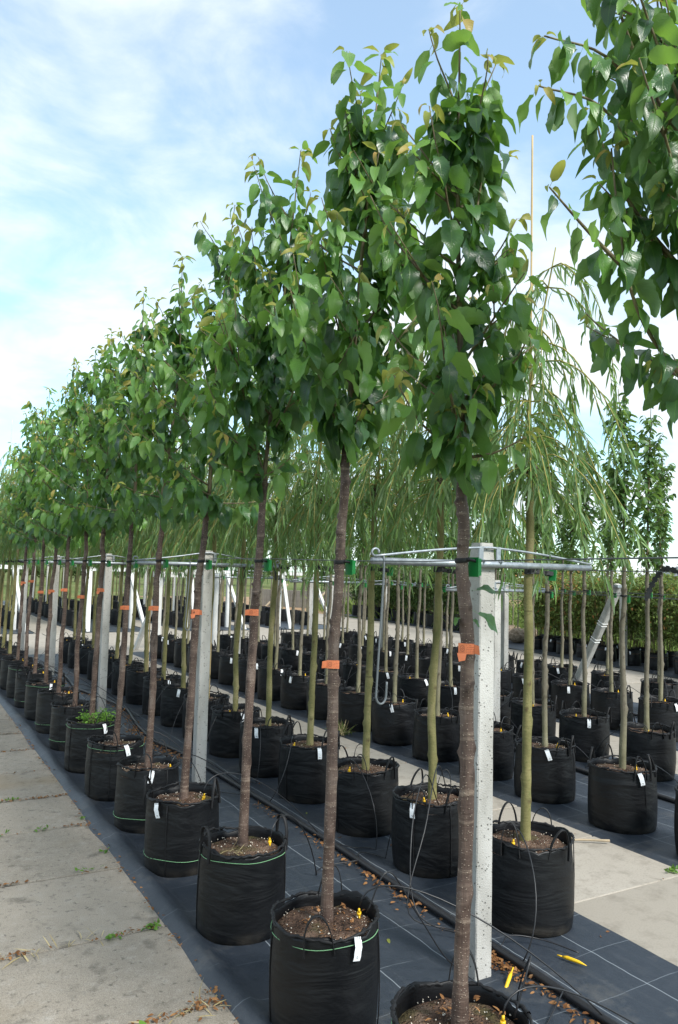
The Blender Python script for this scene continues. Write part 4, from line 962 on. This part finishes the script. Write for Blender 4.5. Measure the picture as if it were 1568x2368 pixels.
for i, (x, w) in enumerate(((2.05, 1.15), (4.85, 1.15), (7.5, 1.15), (10.2, 1.1))):
    end_frame(x, 20.3, w, 1.46, 'white concrete end frame of the ' + ORD[i] + ' bed past the cross road')
    for j in range(4):
        o = thing('crossbar_post', 'white post between the rows of bagged trees past the cross road', 'post', (x, 23.3 + 3.1 * j, 0), 0, 'white posts past the cross road')
        link('post', mesh('post', *tr_box(.08, .08, 1.68, (0, 0, 0)), 'white_concrete', None, False), o); link('crossbar', mesh('crossbar', *tube([(-.62, -.05, 1.55), (0, -.05, 1.55), (.62, -.05, 1.55)], .014, 8), 'galvanised'), o)
end_frame(4.87, 14.25, 1.1, 1.42, 'white concrete end frame of the bed beyond the narrow path', 1.0)

# irrigation pipes with drip tubes
def pipe(xf, y0, y1, label, r=.017, n=120):
    P = [(xf(y), y, r + .006 + .003 * math.sin(3 * y)) for y in np.linspace(y0, y1, n)]
    return tag(link('irrigation_pipe', mesh('irrigation_pipe', *tube(P, r, 10), 'pipe_plastic')), label, 'pipe', 'black irrigation pipes on the membrane')
XP = lambda y: 2.315 + float(np.interp(y, [0, 4, 6.2, 6.6, 7.1, 7.8, 8.7, 9.4, 10.5, 11.7, 14.6], [0, .01, -.04, -.08, -.16, -.10, .03, -.01, -.18, -.08, -.3]))
DRIP = mesh('dripper', *(lambda m: (m.v, m.f))(MB().add(*tube([(0, 0, -.03), (0, 0, .012), (0, 0, .022), (0, 0, .03)], [.003, .004, .008, .008], 8)).add(*tube([(0, 0, .03), (0, 0, .045)], [.005, .004], 8)).add(*box(-.011, .011, -.0025, .0025, .008, .018))), 'yellow_plastic')
def drips(pp, xs, ys, xf, seed, h=.335, loops=True):
    rnd = random.Random(seed)
    for y in ys:
        side = 1 if xf(y) > xs else -1; s0 = np.array([xs + side * rnd.uniform(.06, .13), y - rnd.uniform(-.03, .1), h + .045]); yp = y + rnd.uniform(-.5, .45); e = np.array([xf(yp), yp, .03])
        lift = rnd.uniform(.08, .22); m1 = s0 + np.array([side * .03, -.01, lift]); m2 = e * .6 + s0 * .4 + np.array([0, rnd.uniform(-.25, .25), -.05 + rnd.uniform(.1, .3)]); m2[2] = max(.22, m2[2])
        P = bez(s0, m1, m2, e, 18)
        if rnd.random() < .35:
            l2 = np.array([xf(yp) - side * rnd.uniform(.15, .3), yp + rnd.uniform(-.3, .3), .012]); P = np.vstack([bez(s0, m1, np.array([l2[0] - side * .05, l2[1], .3]), l2, 12), bez(l2, l2 + np.array([side * .05, .12, 0]), (l2 + e) / 2 + np.array([0, rnd.uniform(-.25, .25), -.005]), e, 10)[1:]])
        d = link('drip_tube', mesh('drip_tube', *tube(P, .0030, 6), 'pipe_plastic'), pp); link('dripper', DRIP, d, (s0[0], s0[1], s0[2] - .045), (rnd.gauss(0, .15), rnd.gauss(0, .15), rnd.uniform(0, 3)))
pA = pipe(XP, .3, 14.6, 'black irrigation pipe snaking between the cherry and willow rows')
drips(pA, 1.46, [c[1] for c in CT], XP, 3); drips(pA, 2.68, WY, XP, 9)
# the loose drip loops lying between the first posts
rl = random.Random(4)
for c in ([(2.66, 3.40, .37), (2.50, 3.30, .62), (2.28, 3.10, .40), (2.10, 2.98, .10), (2.25, 2.90, .02), (2.33, 2.80, .04)], [(2.62, 3.45, .37), (2.42, 3.30, .58), (2.20, 3.10, .38), (2.14, 2.95, .08), (2.33, 2.72, .03)],
          [(1.60, 1.74, .36), (1.68, 1.76, .50), (1.78, 1.92, .30), (1.90, 2.05, .02), (2.05, 2.10, .012), (2.32, 2.25, .04)], [(1.58, 2.50, .36), (1.66, 2.48, .50), (1.85, 2.55, .28), (2.08, 2.60, .02), (2.32, 2.66, .04)],
          [(2.33, 2.62, .04), (2.42, 2.66, .05), (2.55, 2.60, .03), (2.62, 2.46, .02)]):
    link('drip_tube', mesh('drip_tube', *tube(spline(c, 30), .0030, 6), 'pipe_plastic'), pA)
XB = lambda y: 5.02 + .04 * math.sin(y * 1.3); pB = pipe(XB, 1., 14.5, 'black irrigation pipe in the bed beyond the narrow path', .019)
drips(pB, 4.25, B1[:9], XB, 5, .342); drips(pB, 5.48, B2[:9], XB, 6, .342)
XC = lambda y: 7.62 + .04 * math.sin(y * 1.1); pC = pipe(XC, 4.9, 14.5, 'black irrigation pipe in the bed beside the open yard', .019)
drips(pC, 6.88, C1[:6], XC, 7, .342); drips(pC, 8.1, C2[:5], XC, 8, .342)

# yellow stakes lying loose on the membrane
for k, (x, y, rz, lab) in enumerate(((2.56, 2.43, 1.9, 'yellow plastic stake lying on the membrane beside the pipe'), (2.19, 2.42, .5, 'yellow plastic stake propped on dry leaves against the pipe'), (5.83, 4.72, .9, 'yellow plastic stake lying at the edge of the second path'))):
    mb = MB(); mb.add(*tube([(-.055, 0, .008), (-.02, 0, .011), (.03, 0, .011), (.05, 0, .009)], [.001, .007, .008, .005], 6)); mb.add(*tube([(.05, 0, .009), (.075, 0, .008)], .003, 6))
    tag(link('loose_stake', mb.mesh('loose_stake', 'yellow_plastic'), None, (x, y, .004), (0, -.5 if k == 1 else 0, rz)), lab, 'stake')
# hooked rods hanging from the crossbars, rubber straps
def hook_rod(x, y, z, ln, label):
    P = [(0, .0, -.02), (0, .018, .0), (0, 0, .019), (0, -.017, .0), (-.004, -.016, -ln * .3), (-.016, -.016, -ln * .75), (-.022, -.016, -ln)] + [(-.022 + .022 - .022 * math.cos(a), -.016, -ln - .03 * math.sin(a)) for a in np.linspace(.3, math.pi, 6)] + [(.024, -.016, -ln + .05)]
    tag(link('hook_rod', mesh('hook_rod', *tube(spline(P, 50), .0042, 8), 'rod_steel'), None, (x, y, z)), label, 'rod', 'steel rods hooked over crossbars')
hook_rod(1.605, 2.489, 1.645, .50, 'hooked steel rod hanging from the end of the first crossbar'); hook_rod(1.93, 5.638, 1.628, .46, 'hooked steel rod hanging from the second crossbar')
def strap(pts, label, w=.02):
    P = spline(pts, 26); mb = MB()
    for i in range(25):
        p, q = Vector(P[i]), Vector(P[i + 1]); m = (q - p).to_track_quat('Z', 'Y').to_matrix().to_4x4(); ww = w * (1.15 if i % 2 else .7); v, f = box(-.003, .003, -ww / 2, ww / 2, -.001, (q - p).length + .001); mb.add(xform(v, Matrix.Translation(p) @ m), f)
    tag(link('rubber_strap', mb.mesh('rubber_strap', 'black_plastic', False)), label, 'strap')
strap([(2.695, 2.175, 1.515), (2.71, 2.16, 1.575), (2.72, 2.13, 1.625), (2.70, 2.08, 1.648), (2.69, 2.0, 1.625), (2.69, 1.93, 1.58)], 'black toothed rubber strap looped over the willow wire')
strap([(2.60, 5.64, 1.65), (2.63, 5.63, 1.60), (2.64, 5.63, 1.52)], 'black toothed rubber strap hanging at the second crossbar end', .014)
strap([(2.37, 5.64, 1.63), (2.375, 5.635, 1.58), (2.37, 5.63, 1.53)], 'short black rubber strap hanging from the middle of the second crossbar', .014)

# ================================================================== BACKGROUND
S_CROWN = [shrub_crown(random.Random(120 + k), 1.62 + .08 * k, .45, 2600, ('shrub_leaf', 'rust_leaf', 'twig'), (.30, .05, .14)[k]) for k in range(3)]
D_CROWN = [shrub_crown(random.Random(130 + k), 1.75, .5, 2600, ('dark_shrub_leaf', 'shrub_leaf', 'twig'), .3) for k in range(2)]
SB = random.Random(9)
SHB = [[5.9, 1], [6.6, 2], [7.3, 1], [8.0, 1], [8.7, 2], [9.4, 1], [10.1, 1], [10.8, 2], [11.4, 0], [12.0, 0], [12.6, 0], [13.1, 2]]
SCOL = {0: 'rust-tinted bushy shrub in black bag along the yard edge', 1: 'fresh green bushy shrub in black bag along the yard edge', 2: 'olive green bushy shrub in black bag along the yard edge'}
for rowi in (0, 1):
    for y, k in SHB:
        x = 11.95 + .155 * (y - 9) + .62 * rowi; yy = y + .3 * rowi + SB.uniform(-.08, .08)
        t = thing('bagged_shrub', SCOL[k], 'shrub', (x, yy, 0), 0, {0: 'rust-tinted', 1: 'fresh green', 2: 'olive green'}[k] + ' shrubs along the yard edge')
        s = SB.uniform(.92, 1.06); link('crown', S_CROWN[k], t, (0, 0, 0), (0, 0, SB.uniform(0, 6.28)), (1., 1., s))['kind'] = 'stuff'; add_pot(t, 'tall', SB, (), face_angle(x, yy) if SB.random() < .5 else None, None, 1).scale = (.9, .9, .72); next(c for c in t.children if c.name.startswith('soil')).location.z = -.11
for y in np.arange(17.2, 25.5, .78):
    for rowi in (0, 1):
        x = 14.35 + .11 * (y - 18) + .7 * rowi; t = thing('bagged_shrub', 'dense dark green shrub in black bag where yard and cross road meet', 'shrub', (x, y, 0), 0, 'dark green shrubs behind the yard')
        link('crown', D_CROWN[rowi], t, (0, 0, 0), (0, 0, SB.uniform(0, 6.28)), (1.1, 1.1, SB.uniform(.9, 1.1)))['kind'] = 'stuff'; add_pot(t, 'tall', SB, (), None, None, 0)
def ball_mesh(rnd):
    V = []; F = []; n, m = 10, 16
    for i in range(n + 1):
        th = math.pi * i / n
        for j in range(m):
            a = 2 * math.pi * j / m; q = .24 * (1 + .05 * math.sin(3 * a + i) + rnd.gauss(0, .02)); V.append((q * math.sin(th) * math.cos(a), q * math.sin(th) * math.sin(a), .18 + .19 * math.cos(th) * (.95 if i < n / 2 else 1)))
    for i in range(n):
        for j in range(m): k = (j + 1) % m; F.append((i * m + j, i * m + m + j, i * m + m + k, i * m + k))
    return mesh('root_ball', V, F, 'burlap')
BALL = [ball_mesh(SB) for _ in range(2)]
for i, (x, y) in enumerate(((13.2, 14.35), (13.28, 14.95), (13.4, 15.6), (13.8, 14.6), (13.9, 15.3), (14.0, 16.0))):
    t = thing('root_balled_tree', 'thin tree with burlap-wrapped root ball standing past the shrubs', 'tree', (x, y, 0), 0, 'root-balled trees at the end of the shrub row')
    link('root_ball', BALL[i % 2], t, (0, 0, 0), (0, 0, SB.uniform(0, 6))); link('trunk', U_TRUNK[i % 4], t, (0, 0, 0), None, (.8, .8, 1.)); link('crown', U_CROWN[i % 4], t, (0, 0, 0), (0, 0, i), (1, 1, 1))['kind'] = 'stuff'
# low plank fence with timber braces
t = thing('plank_fence', 'low weathered plank fence with slanting timber braces beyond the beds', 'fence', (15.2, 35.2, -.12), math.atan2(-4.4, 2.6))
PL = mesh('plank', *cbox(.155, .03, .80, .004), 'weathered_plank', None, False)
for k in range(46): link('plank', PL, t, (.17 * k, SB.uniform(-.004, .004), SB.uniform(-.02, .01)))
for k in range(3):
    v, f = cbox(.08, .05, 1.5, .005); link('brace', mesh('brace', xform(v, Matrix.Translation((1.4 + 2.4 * k, -.75, 0)) @ Matrix.Rotation(-.62, 4, 'X') @ Matrix.Rotation(.5, 4, 'Y')), f, 'timber', None, False), t)
v, f = box(-.1, 7.8, .03, .08, .55, .63); link('rail', mesh('rail', v, f, 'timber', None, False), t)
# long grass beside and behind
L = []
for _ in range(9000):
    x = SB.uniform(13.2, 24); y = SB.uniform(9, 30)
    if x < 13.3 + .13 * (y - 12): continue
    e = np.array([SB.gauss(0, .35), SB.gauss(0, .35), 1.]); d, nn = leaf_frame(e, np.array([SB.gauss(0, 1), SB.gauss(0, 1), .2]), SB); L.append((np.array([x, y, -.13]), d, nn, SB.uniform(.35, .9), 0))
g = link('long_grass', join_leaves('long_grass', L, [BLADE], ['grass_blade'])); g['kind'] = 'stuff'; tag(g, 'tall green grass behind the shrub row and root balls', 'grass')
# far trees
F_CROWN = [far_crown(random.Random(140 + k), 2.6, 2.6, 4.2, 2600, .42) for k in range(3)]
F_TRUNK = mesh('trunk', *tube([(0, 0, -.2), (.1, 0, 1.5), (0, .1, 4.)], [.22, .17, .08], 8), 'upright_bark')
FT = random.Random(17)
for i in range(30):
    az = math.radians(-12 + 84 * i / 29 + FT.uniform(-1, 1)); dist = FT.uniform(58, 84); x, y = dist * math.sin(az), dist * math.cos(az); s = FT.uniform(.38, .68)
    if math.radians(47) < az < math.radians(60): s *= .55
    t = thing('far_tree', 'hazy round-crowned tree on the far edge of the nursery', 'tree', (x, y, -.14), 0, 'trees on the far edge of the nursery')
    link('crown', F_CROWN[i % 3], t, (0, 0, 0), (0, 0, FT.uniform(0, 6)), (s * 1.25, s * 1.25, s))['kind'] = 'stuff'; link('trunk', F_TRUNK, t, (0, 0, 0), None, s)
# house with grey hipped roof
t = thing('house', 'distant house with grey hipped roof showing above the shrubs', 'house', (212, 152, -.14), math.radians(-32))
v, f = box(-11, 11, -6, 6, 0, 3.1); link('wall', mesh('wall', v, f, 'wall_dark', None, False), t)
rv = [(-12.2, -7.2, 3.0), (12.2, -7.2, 3.0), (12.2, 7.2, 3.0), (-12.2, 7.2, 3.0), (-4.5, 0, 6.6), (4.5, 0, 6.6)]; link('roof', mesh('roof', rv, [(0, 1, 5, 4), (1, 2, 5), (2, 3, 4, 5), (3, 0, 4), (0, 3, 2, 1)], 'roof_grey', None, False), t)
for k in range(-2, 3):
    v, f = box(k * 4.2 - .9, k * 4.2 + .9, -6.05, -5.98, .9, 2.5); w = link('window', mesh('window', v, f, 'white_paint', None, False), t); v, f = box(k * 4.2 - .75, k * 4.2 + .75, -6.09, -6.06, 1.05, 2.35); link('pane', mesh('pane', v, f, 'pane_glass', None, False), w)

# ================================================================== LITTER AND WEEDS
LR = random.Random(31)
def litter(name, pts, label, mat='dry_leaf', size=(.012, .035), tmpl=SHR, lift=.35, cat='leaves'):
    L = []
    for x, y, z in pts:
        e = np.array([LR.gauss(0, 1), LR.gauss(0, 1), LR.uniform(-.1, lift)]); d, nn = leaf_frame(e, np.array([LR.gauss(0, .35), LR.gauss(0, .35), 1.]), LR); L.append((np.array([x, y, z]), d, nn, LR.uniform(*size), 0))
    o = link(name, join_leaves(name, L, [tmpl], [mat])); o['kind'] = 'stuff'; tag(o, label, cat); return o
pts = []
for y0, n, s in ((2.58, 130, .10), (2.1, 60, .16), (1.75, 45, .2), (2.35, 30, .2), (3.35, 55, .16), (3.9, 40, .2), (4.8, 30, .3), (6.7, 130, .3), (7.4, 170, .35), (8.2, 90, .4), (9.4, 60, .5), (10.6, 50, .5), (3.0, 25, .4)):
    for _ in range(n):
        y = LR.gauss(y0, s); pts.append((XP(y) - .028 - abs(LR.gauss(0, .028)) * (2.2 if y0 in (7.4, 6.7) else 1.2), y, .012 + abs(LR.gauss(0, .006))))
for _ in range(60): pts.append((LR.uniform(1.4, 2.9), LR.uniform(1., 9.), .012))
litter('dry_leaves', pts, 'dry brown leaves gathered along the irrigation pipe')
pts = [(1.15 + LR.gauss(0, .012), LR.uniform(1.8, 9), .012) for _ in range(230)]
for j in LJ[4:14]:
    for c in range(3):
        x0 = LR.uniform(.3, 1.1)
        for _ in range(22): pts.append((x0 + LR.gauss(0, .06), j + LR.gauss(0, .010), .004))
for _ in range(130): j = LR.choice(LJ[5:13]); pts.append((LR.uniform(.2, 1.15), j + LR.gauss(0, .006), .002))
for k in range(46): pts.append((1.12 + LR.gauss(0, .035), 2.84 + LR.gauss(0, .035), .008))
for _ in range(60): j = LR.choice(PJ); pts.append((LR.uniform(2.95, 3.9), j + LR.gauss(0, .01), .004))
for _ in range(90): pts.append((3.56 + LR.gauss(0, .09), 3.62 + LR.gauss(0, .04), .006))
litter('dead_litter', pts, 'brown leaf crumbs lying in the pavement joints', 'dry_leaf', (.008, .026))
pts = []
for x0, y0, n, s in ((1.1, 3.52, 30, .03), (.92, 3.50, 16, .02), (.98, 4.31, 10, .03), (.62, 5.07, 22, .04), (1.13, 4.55, 10, .01), (.88, 5.09, 18, .03), (3.85, 2.93, 40, .03), (1.14, 5.2, 10, .02), (.8, 5.78, 12, .03), (3.1, 5.6, 14, .04), (3.55, 6.3, 12, .04)):
    for _ in range(n): pts.append((x0 + LR.gauss(0, s), y0 + LR.gauss(0, s * .35), .004))
litter('joint_weeds', pts, 'tiny green weeds sprouting from the pavement joints', 'weed_leaf', (.012, .032), SHR, 1.5, 'weeds')
pts = [(LR.uniform(.45, 1.1), 2.815 + LR.gauss(0, .01), .0) for _ in range(26)] + [(LR.uniform(.3, .9), 3.525 + LR.gauss(0, .015), 0) for _ in range(30)] + [(1.1 + LR.gauss(0, .03), 2.84 + LR.gauss(0, .03), 0) for _ in range(16)]
litter('dry_grass', pts, 'straw-coloured grass stalks lying across the pavement joints', 'straw', (.04, .12), BLADE, .8, 'grass')
# leafy seedlings in the joint at the pavement's edge
for x, y, n in ((.50, 2.62, 7), (.845, 2.70, 12)):
    t = link('seedling', weeds_mesh('seedling', n, .02, .3, .03, 'weed_leaf', UPR, LR, 0, .045), None, (x, y, 0)); tag(t, 'broad-leaved green seedling in the pavement joint by dry grass', 'weed', 'seedlings in the pavement joint')
t = link('grass_tuft', join_leaves('grass_tuft', [(np.array([LR.gauss(0, .035), LR.gauss(0, .035), 0.]), *leaf_frame(np.array([LR.gauss(0, .6), LR.gauss(0, .6), 1.]), np.array([LR.gauss(0, 1), LR.gauss(0, 1), .1]), LR), LR.uniform(.06, .16), 1 if LR.random() < .6 else 0) for _ in range(120)], [BLADE, BLADE], ['grass_blade', 'straw']), None, (3.93, 6.75, .005)); tag(t, 'half-dry grass tuft at the edge of the narrow path', 'grass')
tag(link('twig', mesh('twig', *tube(spline([(3.45, 3.66, .012), (3.6, 3.55, .014), (3.74, 3.50, .012), (3.88, 3.40, .016)], 14), np.linspace(.003, .008, 14), 6), 'timber')), 'bare twig lying across the narrow path beside dry leaves', 'twig')
pts = [(LR.uniform(1.3, 2.9), LR.uniform(1.6, 5), .012) for _ in range(16)]
litter('yellow_leaves', pts, 'scattered small yellow leaves on the black membrane', 'young_leaf', (.02, .035))
print('objects', len(bpy.data.objects), 'tris', sum(len(m.polygons) for m in bpy.data.meshes) * 2)
